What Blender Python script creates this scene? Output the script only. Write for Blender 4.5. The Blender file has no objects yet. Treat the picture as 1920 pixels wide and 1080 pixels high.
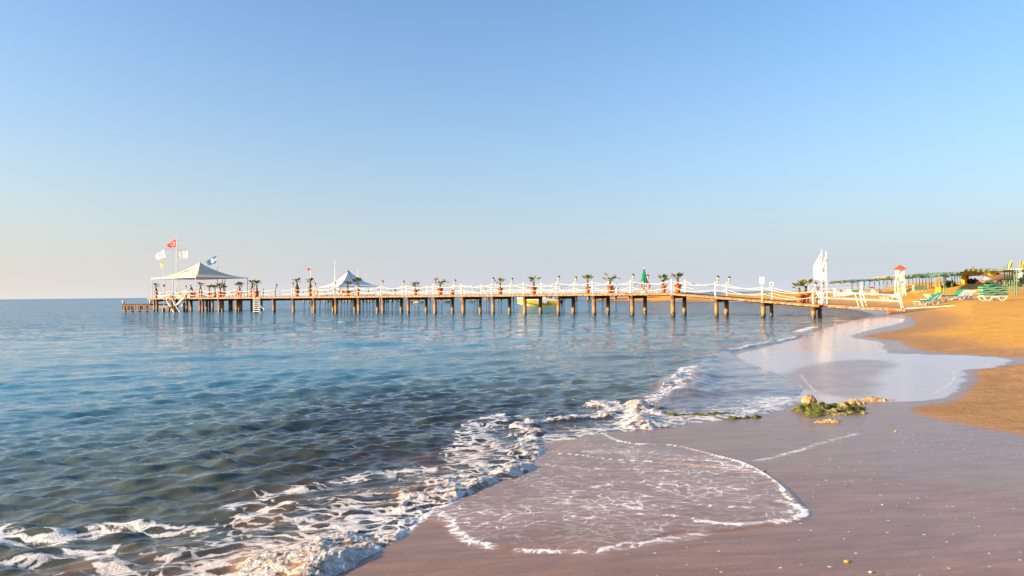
import bpy, bmesh, math, random
import numpy as np
from mathutils import Vector, Matrix
R = math.radians
C = bpy.context.scene.collection
random.seed(7); rng = np.random.default_rng(11)

# ---------------------------------------------------------------- camera
EYE = 2.0; F = 1280.0                      # metres above the water; focal length in photo pixels (1920 wide)
cam = bpy.data.objects.new('camera', bpy.data.cameras.new('camera')); C.objects.link(cam)
cam.data.sensor_width = 36.0; cam.data.lens = 36.0 * F / 1920
cam.data.clip_start = 0.1; cam.data.clip_end = 30000
ROT = Matrix.Rotation(R(90 + 0.49), 3, 'X') @ Matrix.Rotation(R(-0.613), 3, 'Z')
cam.matrix_world = Matrix.Translation((0, 0, EYE)) @ ROT.to_4x4()
bpy.context.scene.camera = cam

# ---------------------------------------------------------------- sky and sun
SUN_EL, SUN_AZ = 15.0, -106.0              # degrees; azimuth clockwise from the view direction (+Y)
HAZE_K, HAZE_M = 5.8, 0.97; HAZE_A = (2.14, 2.24, 2.52, 1); HAZE_B = (2.95, 2.55, 2.12, 1); SKY_TINT = (0.72, 0.83, 0.87, 1)
w = bpy.data.worlds.new('World'); bpy.context.scene.world = w; w.use_nodes = True
nt = w.node_tree; nt.nodes.clear()
sky = nt.nodes.new('ShaderNodeTexSky'); sky.sky_type = 'NISHITA'; sky.sun_disc = False
sky.sun_elevation = R(SUN_EL); sky.sun_rotation = R(SUN_AZ)
sky.altitude = 0; sky.air_density = 1.25; sky.dust_density = 2.0; sky.ozone_density = 5.0
bg = nt.nodes.new('ShaderNodeBackground'); bg.inputs['Strength'].default_value = 0.13
ow = nt.nodes.new('ShaderNodeOutputWorld')
# pale sea haze low over the whole horizon, a little warmer towards the sun
def wn(kind, ins, **kw):
    n = nt.nodes.new('ShaderNode' + kind)
    for k, v in kw.items(): setattr(n, k, v)
    for k, v in ins.items():
        if isinstance(v, bpy.types.NodeSocket): nt.links.new(v, n.inputs[k])
        else: n.inputs[k].default_value = v
    return n
dirn = wn('TexCoord', {}).outputs['Generated']
dz = wn('SeparateXYZ', {0: dirn}).outputs['Z']
hz = wn('Math', {0: 2.718, 1: wn('Math', {0: wn('Math', {0: dz, 1: 0.0}, operation='MAXIMUM').outputs[0], 1: -HAZE_K}, operation='MULTIPLY').outputs[0]}, operation='POWER').outputs[0]
toward = wn('VectorMath', {0: dirn, 1: (math.sin(R(SUN_AZ)), math.cos(R(SUN_AZ)), 0)}, operation='DOT_PRODUCT').outputs['Value']
tf = wn('MapRange', {'Value': toward, 'From Min': -0.45, 'From Max': 1.0}, interpolation_type='SMOOTHSTEP').outputs[0]
hc = wn('Mix', {0: tf, 6: HAZE_A, 7: HAZE_B}, data_type='RGBA').outputs[2]
gain = wn('Mix', {0: 1.0, 6: sky.outputs[0], 7: SKY_TINT}, data_type='RGBA', blend_type='MULTIPLY').outputs[2]
skyc = wn('Mix', {0: wn('Math', {0: hz, 1: HAZE_M}, operation='MULTIPLY').outputs[0], 6: gain, 7: hc}, data_type='RGBA').outputs[2]
nt.links.new(skyc, bg.inputs[0]); nt.links.new(bg.outputs[0], ow.inputs[0])
sd = bpy.data.lights.new('sun', 'SUN'); sd.energy = 4.8; sd.angle = R(0.5); sd.color = (1.0, 0.73, 0.45)
sun = bpy.data.objects.new('sun', sd); C.objects.link(sun)
SD = Vector((math.sin(R(SUN_AZ)) * math.cos(R(SUN_EL)), math.cos(R(SUN_AZ)) * math.cos(R(SUN_EL)), math.sin(R(SUN_EL))))
sun.rotation_euler = SD.to_track_quat('Z', 'Y').to_euler(); sun.location = SD * 50
sc = bpy.context.scene
sc.view_settings.view_transform = 'Standard'; sc.view_settings.look = 'None'
sc.view_settings.exposure = 1.34; sc.view_settings.gamma = 1.0; sc.view_settings.use_curve_mapping = False
sc.render.engine = 'CYCLES'; sc.cycles.max_bounces = 8; sc.cycles.transparent_max_bounces = 24
sc.cycles.caustics_reflective = False; sc.cycles.caustics_refractive = False

# ---------------------------------------------------------------- numeric helpers
def ray(px, py):
    d = ROT @ Vector((px - 960, -(py - 540), -F)); return d / d.y          # per metre of depth
def at_z(px, py, z=0.0):                    # survey point seen at a photo pixel, on the level z
    d = ray(px, py); t = (z - EYE) / d.z; return (d.x * t, t)
def at_d(px, py, Y):                        # survey point at depth Y
    d = ray(px, py); return Vector((d.x * Y, Y, EYE + d.z * Y))
def sstep(a, b, x):
    t = np.clip((x - a) / (b - a), 0, 1); return t * t * (3 - 2 * t)
PERM = rng.permutation(256); PERM = np.concatenate([PERM, PERM]); GA = rng.random(256) * 2 * np.pi
def perlin(x, y):
    xi = np.floor(x).astype(int); yi = np.floor(y).astype(int); xf = x - xi; yf = y - yi
    u = xf * xf * xf * (xf * (xf * 6 - 15) + 10); v = yf * yf * yf * (yf * (yf * 6 - 15) + 10)
    def g(ix, iy, fx, fy):
        a = GA[PERM[(PERM[ix & 255] + iy) & 255]]; return np.cos(a) * fx + np.sin(a) * fy
    a = g(xi, yi, xf, yf); b = g(xi + 1, yi, xf - 1, yf); c = g(xi, yi + 1, xf, yf - 1); d = g(xi + 1, yi + 1, xf - 1, yf - 1)
    return (a + u * (b - a)) * (1 - v) + (c + u * (d - c)) * v
def fbm(x, y, o=4, g=0.5):
    s = 0; a = 1; f = 1
    for k in range(o):
        s = s + a * perlin(x * f + 17.3 * k, y * f - 9.1 * k); a *= g; f *= 2.03
    return s
def dist_line(X, Y, pts):                   # distance to a polyline and position along it (0..1)
    best = np.full(X.shape, 1e9); par = np.zeros(X.shape); P = np.array(pts, float)
    L = np.concatenate([[0], np.cumsum(np.hypot(*(P[1:] - P[:-1]).T))])
    for i in range(len(P) - 1):
        ax, ay = P[i]; bx, by = P[i + 1]; dx, dy = bx - ax, by - ay; q = dx * dx + dy * dy + 1e-12
        t = np.clip(((X - ax) * dx + (Y - ay) * dy) / q, 0, 1)
        d = np.hypot(X - ax - t * dx, Y - ay - t * dy); m = d < best
        best[m] = d[m]; par[m] = (L[i] + t[m] * (L[i + 1] - L[i])) / L[-1]
    return best, par
def inside(X, Y, pts):
    r = np.zeros(X.shape, bool); n = len(pts)
    for i in range(n):
        x1, y1 = pts[i]; x2, y2 = pts[(i + 1) % n]
        if y1 == y2: continue
        c = ((y1 > Y) != (y2 > Y)); r ^= c & (X < (x2 - x1) * (Y - y1) / (y2 - y1) + x1)
    return r
def smooth_line(pts, n=6):                  # Catmull-Rom
    P = [pts[0]] + list(pts) + [pts[-1]]; out = []
    for i in range(1, len(P) - 2):
        p0, p1, p2, p3 = map(np.array, P[i - 1:i + 3])
        for k in range(n):
            t = k / n; out.append(tuple(0.5 * (2 * p1 + (p2 - p0) * t + (2 * p0 - 5 * p1 + 4 * p2 - p3) * t * t + (3 * p1 - p0 - 3 * p2 + p3) * t ** 3)))
    out.append(tuple(P[-1])); return out

# ---------------------------------------------------------------- materials
def mat(name):
    m = bpy.data.materials.new(name); m.use_nodes = True; t = m.node_tree; t.nodes.clear()
    o = t.nodes.new('ShaderNodeOutputMaterial')
    def N(kind, ins=None, **kw):
        n = t.nodes.new('ShaderNode' + kind)
        for k, v in kw.items(): setattr(n, k, v)
        for k, v in (ins or {}).items():
            s = n.inputs[k]
            if isinstance(v, bpy.types.NodeSocket): t.links.new(v, s)
            else: s.default_value = v
        return n
    return m, N, t, o
def M(N, op, a, b=0.0, c=0.0, clamp=False):
    return N('Math', {0: a, 1: b, 2: c}, operation=op, use_clamp=clamp).outputs[0]
def ss(N, x, a, b, lo=0.0, hi=1.0):
    return N('MapRange', {'Value': x, 'From Min': a, 'From Max': b, 'To Min': lo, 'To Max': hi}, interpolation_type='SMOOTHSTEP').outputs[0]
def mixc(N, f, a, b, mode='MIX'):
    n = N('Mix', data_type='RGBA', blend_type=mode); t = n.id_data
    for i, v in ((0, f), (6, a), (7, b)):
        if isinstance(v, bpy.types.NodeSocket): t.links.new(v, n.inputs[i])
        else: n.inputs[i].default_value = (*v, 1) if isinstance(v, tuple) and len(v) == 3 else v
    return n.outputs[2]
def mapped(N, v, sx, sy=None, sz=None, rz=0):
    return N('Mapping', {'Vector': v, 'Scale': (sx, sy or sx, sz or sx), 'Rotation': (0, 0, rz)}).outputs[0]

# ---------------------------------------------------------------- mesh helpers
FLIP = False
def grid_object(name, X, Y, Z, attrs, material, wrap=True):
    nr, nc = X.shape
    me = bpy.data.meshes.new(name); me.vertices.add(nr * nc)
    co = np.stack([X, Y, Z], -1).reshape(-1).astype(np.float32); me.vertices.foreach_set('co', co)
    i = np.arange(nr * nc).reshape(nr, nc); j = np.roll(i, -1, 1) if wrap else None
    if wrap: q = np.stack([i[:-1], j[:-1], j[1:], i[1:]], -1).reshape(-1, 4)
    else: q = np.stack([i[:-1, :-1], i[:-1, 1:], i[1:, 1:], i[1:, :-1]], -1).reshape(-1, 4)
    q = q[:, ::-1] if FLIP else q
    me.loops.add(q.size); me.loops.foreach_set('vertex_index', q.reshape(-1).astype(np.int32))
    me.polygons.add(len(q)); me.polygons.foreach_set('loop_start', np.arange(0, q.size, 4, dtype=np.int32))
    me.polygons.foreach_set('use_smooth', np.ones(len(q), bool))
    for k, v in attrs.items():
        a = me.attributes.new(k, 'FLOAT', 'POINT'); a.data.foreach_set('value', v.reshape(-1).astype(np.float32))
    me.update(calc_edges=True); me.materials.append(material)
    o = bpy.data.objects.new(name, me); C.objects.link(o); o['kind'] = 'structure'; return o
def polar(nth, nr):
    c = R(43); a = np.concatenate([np.linspace(-c, c, nth), np.linspace(c, 2 * math.pi - c, 90)[1:-1]])
    th = np.linspace(math.atan2(EYE, 3.2), math.atan2(EYE, 160), nr)
    r = EYE / np.tan(th)
    dep = np.linspace(math.atan2(EYE, 160), 0, 60)[1:-1]
    r = np.concatenate([[0.02, 0.5, 1.0, 1.5, 2, 2.5, 2.9], r, EYE / np.tan(dep), [9000, 16000]])
    A, Rr = np.meshgrid(a, r); return np.sin(A) * Rr, np.cos(A) * Rr, Rr
# ================================================================ THE SHORE
shore_px = [(560, 1110), (612, 1074), (665, 1040), (742, 1003), (765, 985), (800, 962), (850, 938), (905, 905), (962, 890), (1000, 862), (1022, 838),
            (1090, 822), (1180, 806), (1300, 790), (1420, 775), (1478, 752), (1488, 722), (1440, 698), (1372, 672), (1362, 660),
            (1420, 648), (1500, 632), (1560, 612), (1600, 601), (1640, 592)]
shore = [(-12.0, -9.0), (-4.2, 1.2)] + [at_z(*p) for p in shore_px]
shore += [(30.5, 58), (35.5, 71), (41, 88), (45, 108), (44, 124), (36, 140), (27, 158), (19, 176), (24, 196), (60, 230), (170, 300), (900, 700)]
shore = smooth_line(shore, 5)
land = shore + [(12000, 4000), (12000, -9000), (-12, -9000)]
def height(X, Y):
    X = np.asarray(X, float); Y = np.asarray(Y, float); shp = X.shape; X = X.ravel(); Y = Y.ravel()
    d, _ = dist_line(X, Y, shore); d = np.where(inside(X, Y, land), d, -d)
    k = sstep(22, 45, Y)
    near = 0.035 * np.clip(d, 0, 4) + 0.07 * np.clip(d - 4, 0, 9) + 0.03 * np.clip(d - 13, 0, 22)
    far = 0.155 * np.clip(d, 0, 6.5) + 0.02 * np.clip(d - 6.5, 0, 12) + 0.006 * np.clip(d - 18, 0, 60)
    far = np.where(Y > 118, 0.08 * np.clip(d, 0, 13) + 0.008 * np.clip(d - 13, 0, 60), far)
    z = near * (1 - k) + far * k
    z += 1.45 * sstep(7, 18, X - 0.5 * Y) * sstep(62, 92, Y) + 1.0 * sstep(60, 120, X) * sstep(30, 60, Y)
    sea = -0.11 * np.clip(-d, 0, 3) - 0.05 * np.clip(-d - 3, 0, 30) - 0.02 * np.clip(-d - 33, 0, 400)
    z = np.where(d > 0, z, sea)
    return z.reshape(shp), d.reshape(shp)
def ground_at(px, py):                      # where the sight line meets the sand
    d = ray(px, py); Y = np.geomspace(4, 400, 900); X = d.x * Y; h, _ = height(X, Y)
    below = (EYE + d.z * Y) < h
    i = int(np.argmax(below)) if below.any() else len(Y) - 1
    return Vector((X[i], Y[i], h[i]))
def zh(x, y): return float(height(np.array([x]), np.array([y]))[0][0])
def wpts(pts, z=None): return [tuple(ground_at(*p)[:2]) if z is None else at_z(*p, z) for p in pts]

def sand_relief(X, Y, d, Rr):
    fine = sstep(60, 15, Rr)
    dry = sstep(2.5, 7, d)
    r = 0.012 * fbm(X * 0.9, Y * 0.9, 3) * (0.25 + dry) + 0.014 * np.abs(fbm(X * 2.6 + 5, Y * 2.6, 3)) * dry * fine
    r += 0.05 * fbm(X * 0.25, Y * 0.25, 3) * sstep(6, 14, d)
    r += -0.05 * fbm(X * 0.12, Y * 0.12, 2) * sstep(12, 30, d)
    return r

def stroke(X, Y, pts, wdt, soft=0.5, fade=True):
    dd, t = dist_line(X, Y, smooth_line(pts, 5)); v = sstep(wdt, wdt * soft, dd)
    if fade: v = v * sstep(0, 0.06, t) * sstep(1, 0.94, t)
    return v
def region(X, Y, pts, soft):                # 1 inside, falling to 0 over `soft` metres outside
    pts = smooth_line(list(pts) + [pts[0]], 4); dd, _ = dist_line(X, Y, pts)
    return np.where(inside(X, Y, pts), 1.0, sstep(soft, 0, dd))

GX, GY, GR = polar(820, 470)
GZ, GD = height(GX, GY); GZ = GZ + sand_relief(GX, GY, GD, GR)
near = (GR < 90) & (GY > 0)
def on_near(f, *a):
    v = np.zeros(GX.shape); v[near] = f(GX[near], GY[near], *a); return v
n1 = fbm(GX * 0.7, GY * 0.7, 3); n2 = fbm(GX * 3.1, GY * 3.1, 3)
# wet and dry sand, film of water left by the last swash
film_a = wpts([(1330, 800), (1500, 778), (1700, 752), (1780, 746), (1850, 700), (1785, 706), (1745, 720), (1700, 742), (1600, 745), (1500, 700), (1440, 690), (1500, 640), (1600, 640)])
thin = [(1385, 668), (1500, 636), (1600, 600), (1690, 600), (1620, 620), (1585, 632), (1640, 642), (1650, 660), (1700, 666), (1800, 668), (1883, 676), (1845, 688),
        (1790, 694), (1788, 712), (1745, 745), (1640, 752), (1500, 752), (1420, 720)]
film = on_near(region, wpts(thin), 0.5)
bar = on_near(region, wpts([(1492, 706), (1530, 690), (1600, 678), (1650, 682), (1610, 706), (1600, 738), (1560, 734), (1510, 720)]), 0.9)
lobe_px = [(1000, 862), (1060, 836), (1120, 806), (1187, 831), (1260, 836), (1327, 850), (1400, 871), (1463, 911), (1497, 946), (1516, 960), (1500, 975), (1400, 990), (1333, 998),
           (1250, 1000), (1130, 1032), (1000, 1034), (900, 1020), (845, 985), (790, 965), (905, 905)]
lobe = on_near(region, wpts(lobe_px), 0.03)
wet_px = [(400, 1200), (2100, 1200), (2300, 930), (1920, 832), (1760, 800), (1665, 775), (1672, 758), (1740, 748), (1790, 712), (1796, 692), (1900, 676), (1700, 660), (1660, 640), (1600, 630), (1700, 602), (1600, 585), (1300, 640), (900, 800)]
wet = on_near(region, wpts(wet_px), 0.9)
wet = np.maximum(wet, sstep(1.9, 0.2, GD + 0.5 * n1) * (GY > 20)); wet = np.maximum(wet, (GD < 0.1) * 1.0)
damp = sstep(0, 1, wet); damp2 = on_near(region, wpts(wet_px), 4.5)
damp2 = np.maximum(damp2, sstep(6.5, 1.0, GD + 1.2 * n1)); damp2 = np.maximum(damp2, wet)
# thin foam lying on the sand
S = lambda px, wd, soft=0.3: on_near(stroke, wpts(px), wd, soft)
foam = np.zeros(GX.shape)
for v_, wd, px in ((.93, .030, [(1118, 806), (1147, 823), (1187, 833), (1260, 837), (1327, 852), (1400, 873), (1433, 890), (1455, 905)]),
                   (.92, .022, [(1040, 852), (1083, 855), (1133, 862), (1187, 865), (1238, 868)]),
                   (.66, .055, [(1225, 866), (1290, 864), (1340, 866), (1395, 882), (1433, 892), (1463, 913), (1473, 933), (1497, 948)]),
                   (.66, .11, [(1440, 940), (1475, 946), (1510, 960), (1498, 972), (1467, 978), (1433, 982), (1393, 987), (1333, 982), (1290, 975)]),
                   (.60, .07, [(1393, 987), (1333, 981), (1300, 975), (1233, 966), (1193, 967), (1140, 970), (1067, 975), (1020, 985)]),
                   (.60, .15, [(770, 972), (813, 960), (840, 972), (852, 990), (870, 1008), (897, 1020), (947, 1030)]),
                   (.56, .035, [(857, 987), (920, 990), (980, 990), (1013, 980), (1087, 973)]), (.58, .03, [(837, 947), (897, 963), (957, 972)]), (.52, .04, [(893, 933), (963, 937), (1020, 937)]),
                   (.60, .10, [(947, 1032), (1047, 1037), (1127, 1033), (1200, 1017), (1267, 1010), (1333, 997)]), (.50, .16, [(1100, 1036), (1200, 1022), (1300, 1006), (1330, 995)]),
                   (.56, .10, [(1400, 868), (1450, 858), (1500, 845), (1560, 826), (1620, 812)]), (.52, .14, [(1060, 930), (1180, 905), (1300, 915), (1420, 920)]),
                   (.54, .10, [(1180, 925), (1250, 940), (1330, 950), (1430, 955)]), (.50, .16, [(1000, 872), (1100, 880), (1250, 885), (1380, 895)]), (.58, .05, [(1130, 905), (1200, 908), (1260, 925), (1320, 948)]),
                   (.56, .05, [(1270, 905), (1330, 922), (1400, 918)]), (.54, .07, [(1385, 668), (1450, 662), (1550, 655), (1640, 650)]), (.56, .07, [(1640, 640), (1655, 660), (1720, 665), (1800, 668), (1884, 677)]), (.54, .06, [(1884, 677), (1840, 689), (1792, 695), (1788, 714), (1745, 742)]), (.52, .10, [(1500, 700), (1540, 740), (1640, 752)]), (.55, .10, [(1560, 615), (1640, 606), (1690, 601)]), (.50, .30, [(1080, 850), (1180, 848), (1300, 858)]), (.47, .30, [(1020, 900), (1100, 950), (1300, 950)])):
    foam = np.maximum(foam, v_ * S(px, wd, 0.1) * (1 + 0.16 * n2 + 0.10 * n1))
foam = np.maximum(foam, 0.70 * on_near(stroke, [at_z(*p) for p in [(500, 1130), (612, 1074), (665, 1040), (742, 1003), (800, 962), (850, 938), (905, 905), (962, 890), (1000, 862)]], 0.14, 0.3) * (1 + .3 * n2))
foam = np.maximum(foam, lobe * (0.375 + 0.24 * n1 + 0.05 * n2))
ledge = S([(1243, 871), (1300, 874), (1360, 879), (1410, 888)], 0.06)
GZ = GZ + 0.008 * lobe * (GD > 0) + 0.008 * S([(1147, 823), (1187, 833), (1260, 837), (1327, 852), (1400, 873), (1463, 913), (1497, 948), (1510, 960)], 0.05, 0.1)

m, N, t, o = mat('beach_sand')
geo = N('NewGeometry').outputs['Position']
def A(k): return N('Attribute', attribute_name=k).outputs['Fac']
grain = N('TexNoise', {'Vector': geo, 'Scale': 90.0, 'Detail': 4.0, 'Roughness': 0.7}).outputs['Fac']
mott = N('TexNoise', {'Vector': mapped(N, geo, 0.7, 1.6), 'Scale': 1.4, 'Detail': 7.0, 'Roughness': 0.62, 'Distortion': 0.6}).outputs['Fac']
streak = N('TexNoise', {'Vector': mapped(N, geo, 0.9, 5.0, 1, R(-24)), 'Scale': 1.6, 'Detail': 6.0, 'Roughness': 0.6, 'Distortion': 0.9}).outputs['Fac']
dry = mixc(N, ss(N, mott, 0.35, 0.68), (0.57, 0.28, 0.048), (0.76, 0.40, 0.088))
dry = mixc(N, ss(N, grain, 0.3, 0.8), dry, mixc(N, 0.5, dry, (0.66, 0.36, 0.095)))
dampc = mixc(N, ss(N, mott, 0.35, 0.7), (0.35, 0.185, 0.068), (0.46, 0.250, 0.098))
wetc = mixc(N, ss(N, streak, 0.35, 0.7), (0.200, 0.110, 0.066), (0.290, 0.160, 0.096))
ed = N('TexNoise', {'Vector': mapped(N, geo, 0.8, 1.6), 'Scale': 1.1, 'Detail': 6.0, 'Roughness': 0.62}).outputs['Fac']
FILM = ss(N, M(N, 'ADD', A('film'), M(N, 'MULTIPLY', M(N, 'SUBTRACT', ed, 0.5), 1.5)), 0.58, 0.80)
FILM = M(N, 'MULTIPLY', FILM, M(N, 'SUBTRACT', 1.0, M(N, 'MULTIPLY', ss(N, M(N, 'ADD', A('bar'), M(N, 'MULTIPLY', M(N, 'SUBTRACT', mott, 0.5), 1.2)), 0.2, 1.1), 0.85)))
d2 = ss(N, M(N, 'ADD', A('damp'), M(N, 'MULTIPLY', M(N, 'SUBTRACT', mott, 0.5), 0.9)), 0.15, 0.85)
w1 = ss(N, M(N, 'ADD', A('wet'), M(N, 'MULTIPLY', M(N, 'SUBTRACT', mott, 0.5), 0.35)), 0.3, 0.8)
spk = N('TexNoise', {'Vector': geo, 'Scale': 130.0, 'Detail': 3.0, 'Roughness': 0.8}).outputs['Fac']
wetc = mixc(N, ss(N, spk, 0.52, 0.72), wetc, (0.34, 0.20, 0.14)); wetc = mixc(N, ss(N, spk, 0.46, 0.30), wetc, (0.10, 0.055, 0.045))
col = mixc(N, d2, dry, dampc); col = mixc(N, w1, col, wetc)
col = mixc(N, A('ledge'), col, (0.52, 0.24, 0.07))
# shell bits and dried flecks: sparse, worked out from cell noise
vor = N('TexVoronoi', {'Vector': mapped(N, geo, 1, 1), 'Scale': 7.0, 'Randomness': 1.0}, feature='F1', voronoi_dimensions='2D')
pick = N('TexWhiteNoise', {'Vector': vor.outputs['Position']}, noise_dimensions='3D')
size = M(N, 'MULTIPLY', M(N, 'SUBTRACT', pick.outputs['Value'], 0.60), 0.22)
fleck = M(N, 'LESS_THAN', vor.outputs['Distance'], size)
big = N('TexNoise', {'Vector': geo, 'Scale': 0.55, 'Detail': 2.0}).outputs['Fac']
fleck = M(N, 'MULTIPLY', M(N, 'MULTIPLY', fleck, ss(N, big, 0.30, 0.5)), A('flecks'))
flc = mixc(N, pick.outputs['Value'], (0.75, 0.62, 0.5), (0.72, 0.70, 0.70))
col = mixc(N, fleck, col, flc)
# foam lace
warp = N('TexNoise', {'Vector': geo, 'Scale': 2.2, 'Detail': 3.0}).outputs['Color']
wv = N('VectorMath', {0: warp, 1: (0.5, 0.5, 0.5)}, operation='SUBTRACT').outputs[0]
wv = N('VectorMath', {0: wv, 'Scale': 0.55}, operation='SCALE').outputs[0]
gp = N('VectorMath', {0: mapped(N, geo, 0.8, 1.5, 1, R(28)), 1: wv}, operation='ADD').outputs[0]
lace = N('TexNoise', {'Vector': gp, 'Scale': 8.0, 'Detail': 9.0, 'Roughness': 0.74, 'Distortion': 0.5}).outputs['Fac']
edge = N('TexVoronoi', {'Vector': gp, 'Scale': 7.0}, feature='DISTANCE_TO_EDGE').outputs['Distance']
lac = M(N, 'ADD', M(N, 'MULTIPLY', lace, 0.95), ss(N, edge, 0.0, 0.16, 0.16, -0.06))
bub = N('TexVoronoi', {'Vector': geo, 'Scale': 48.0}, feature='F1').outputs['Distance']
lac = M(N, 'ADD', lac, M(N, 'MULTIPLY', M(N, 'SUBTRACT', 0.5, bub), 0.09))
fo = M(N, 'ADD', A('foam'), M(N, 'SUBTRACT', lac, 1.02))
fm = M(N, 'MULTIPLY', M(N, 'MULTIPLY', ss(N, fo, 0.0, 0.05), ss(N, fo, -0.02, 0.22, 0.40, 1.0)), ss(N, A('foam'), 0.0, 0.1))
milky = M(N, 'MULTIPLY', ss(N, fo, -0.3, 0.05), 0.26)
col = mixc(N, M(N, 'MULTIPLY', FILM, 0.55), col, (0.60, 0.52, 0.55)); col = mixc(N, milky, col, (0.62, 0.58, 0.60)); col = mixc(N, fm, col, (0.78, 0.75, 0.76))  # first mix paints the film's pale sky sheen into the base colour
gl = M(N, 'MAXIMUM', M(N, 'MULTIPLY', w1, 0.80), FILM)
rough = N('MapRange', {'Value': d2, 'To Min': 0.92, 'To Max': 0.62}).outputs[0]
rough = M(N, 'ADD', M(N, 'MULTIPLY', rough, M(N, 'SUBTRACT', 1.0, w1)), M(N, 'MULTIPLY', w1, 0.24))
rough = M(N, 'ADD', M(N, 'MULTIPLY', rough, M(N, 'SUBTRACT', 1.0, FILM)), M(N, 'MULTIPLY', FILM, 0.10))
rough = M(N, 'ADD', rough, M(N, 'MULTIPLY', fm, 0.5))
hgt = M(N, 'MULTIPLY', N('TexNoise', {'Vector': geo, 'Scale': 26.0, 'Detail': 6.0, 'Roughness': 0.65}).outputs['Fac'], 0.011)
lump = N('TexNoise', {'Vector': geo, 'Scale': 5.5, 'Detail': 5.0, 'Roughness': 0.6}).outputs['Fac']
hgt = M(N, 'ADD', hgt, M(N, 'MULTIPLY', lump, 0.028))
drym = M(N, 'SUBTRACT', 1.0, w1)
hd = M(N, 'MULTIPLY', hgt, M(N, 'ADD', M(N, 'MULTIPLY', drym, 0.95), 0.05))
rip = N('TexNoise', {'Vector': mapped(N, geo, 7, 16, 1, R(-20)), 'Scale': 1.5, 'Detail': 5.0, 'Roughness': 0.6}).outputs['Fac']
pit = N('TexNoise', {'Vector': geo, 'Scale': 42.0, 'Detail': 3.0, 'Roughness': 0.6}).outputs['Fac']
hw = M(N, 'MULTIPLY', M(N, 'ADD', M(N, 'MULTIPLY', rip, 0.0026), M(N, 'MULTIPLY', pit, 0.0014)), M(N, 'MULTIPLY', w1, M(N, 'SUBTRACT', 1.0, M(N, 'MULTIPLY', FILM, 0.05))))
hh = M(N, 'ADD', M(N, 'ADD', hd, hw), M(N, 'MULTIPLY', fm, 0.006))
hh = M(N, 'ADD', hh, M(N, 'MULTIPLY', fleck, 0.006))
bump = N('Bump', {'Height': hh, 'Strength': 1.0, 'Distance': 1.0}).outputs[0]
bs = N('BsdfPrincipled', {'Base Color': col, 'Roughness': rough, 'IOR': 1.36, 'Normal': bump, 'Coat Weight': M(N, 'MULTIPLY', FILM, 0.05), 'Coat Roughness': 0.04, 'Coat IOR': 1.33, 'Coat Normal': N('Bump', {'Height': hw, 'Strength': 1.0, 'Distance': 1.0}).outputs[0]})
t.links.new(M(N, 'ADD', 0.12, M(N, 'MULTIPLY', gl, 0.55)), bs.inputs['Specular IOR Level'])
t.links.new(bs.outputs[0], o.inputs[0])
flk = on_near(region, wpts([(1180, 1090), (1230, 1000), (1500, 985), (1560, 860), (1700, 830), (1960, 850), (1990, 1090)]), 0.5)
flk = np.maximum(flk, 0.8 * sstep(0.2, 0.8, damp2) * (GX > 4) * (GY < 40))
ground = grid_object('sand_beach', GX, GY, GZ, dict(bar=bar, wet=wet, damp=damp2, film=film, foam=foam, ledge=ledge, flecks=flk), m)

# ================================================================ THE SEA
WX, WY, WR = polar(1150, 640)
WH, WD = height(WX, WY)                    # sand level under it, signed distance to shore
depth = np.clip(-WH, 0, None)
spac = np.maximum(WR * R(86) / 1150, WR * WR / EYE * R(32) / 640)
wz = np.zeros(WX.shape)
wr = np.random.default_rng(5)
ww = (WR < 260)
x, y, sp = WX[ww], WY[ww], spac[ww]
acc = np.zeros(x.shape)
for k in range(80):
    lam = 0.17 * (30.0 ** (k / 79)) ; th = R(-72) + wr.normal() * (0.55 if lam < 1.2 else 0.30)
    kx, ky = math.cos(th) * 2 * np.pi / lam, math.sin(th) * 2 * np.pi / lam
    amp = 0.0053 * lam ** 0.42
    ph = kx * x + ky * y + wr.random() * 6.28 + 1.6 * perlin(x / (lam * 5) + k, y / (lam * 5))
    s = 0.75 * np.cos(ph) + 0.40 * (1 - 2 * np.abs(np.sin(ph / 2))); acc += amp * (1.5 if lam < 0.4 else (1.1 if lam < 1.0 else 0.85)) * s * sstep(1.6, 3.6, lam / sp)
acc *= 0.75 + 0.5 * perlin(x / 6.0, y / 6.0)
wz[ww] = acc
calm = sstep(-0.05, 1.6, depth * 3 + 0.12)
wz *= 0.30 + 0.70 * sstep(0.02, 0.30, depth)
nearw = (WR < 80) & (WY > 0)
xn, yn = WX[nearw], WY[nearw]
def on_w(f, *a):
    v = np.zeros(WX.shape); v[nearw] = f(xn, yn, *a); return v
nz = np.zeros(WX.shape); nz[nearw] = fbm(xn * 3.2, yn * 3.2, 4, 0.55)
nh = np.zeros(WX.shape); nh[nearw] = fbm(xn * 27, yn * 27, 2, 0.6)
nf = np.zeros(WX.shape); nf[nearw] = fbm(xn * 11, yn * 11, 3, 0.6)
n0 = np.zeros(WX.shape); n0[nearw] = fbm(xn * 0.9, yn * 0.9, 3)
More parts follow.
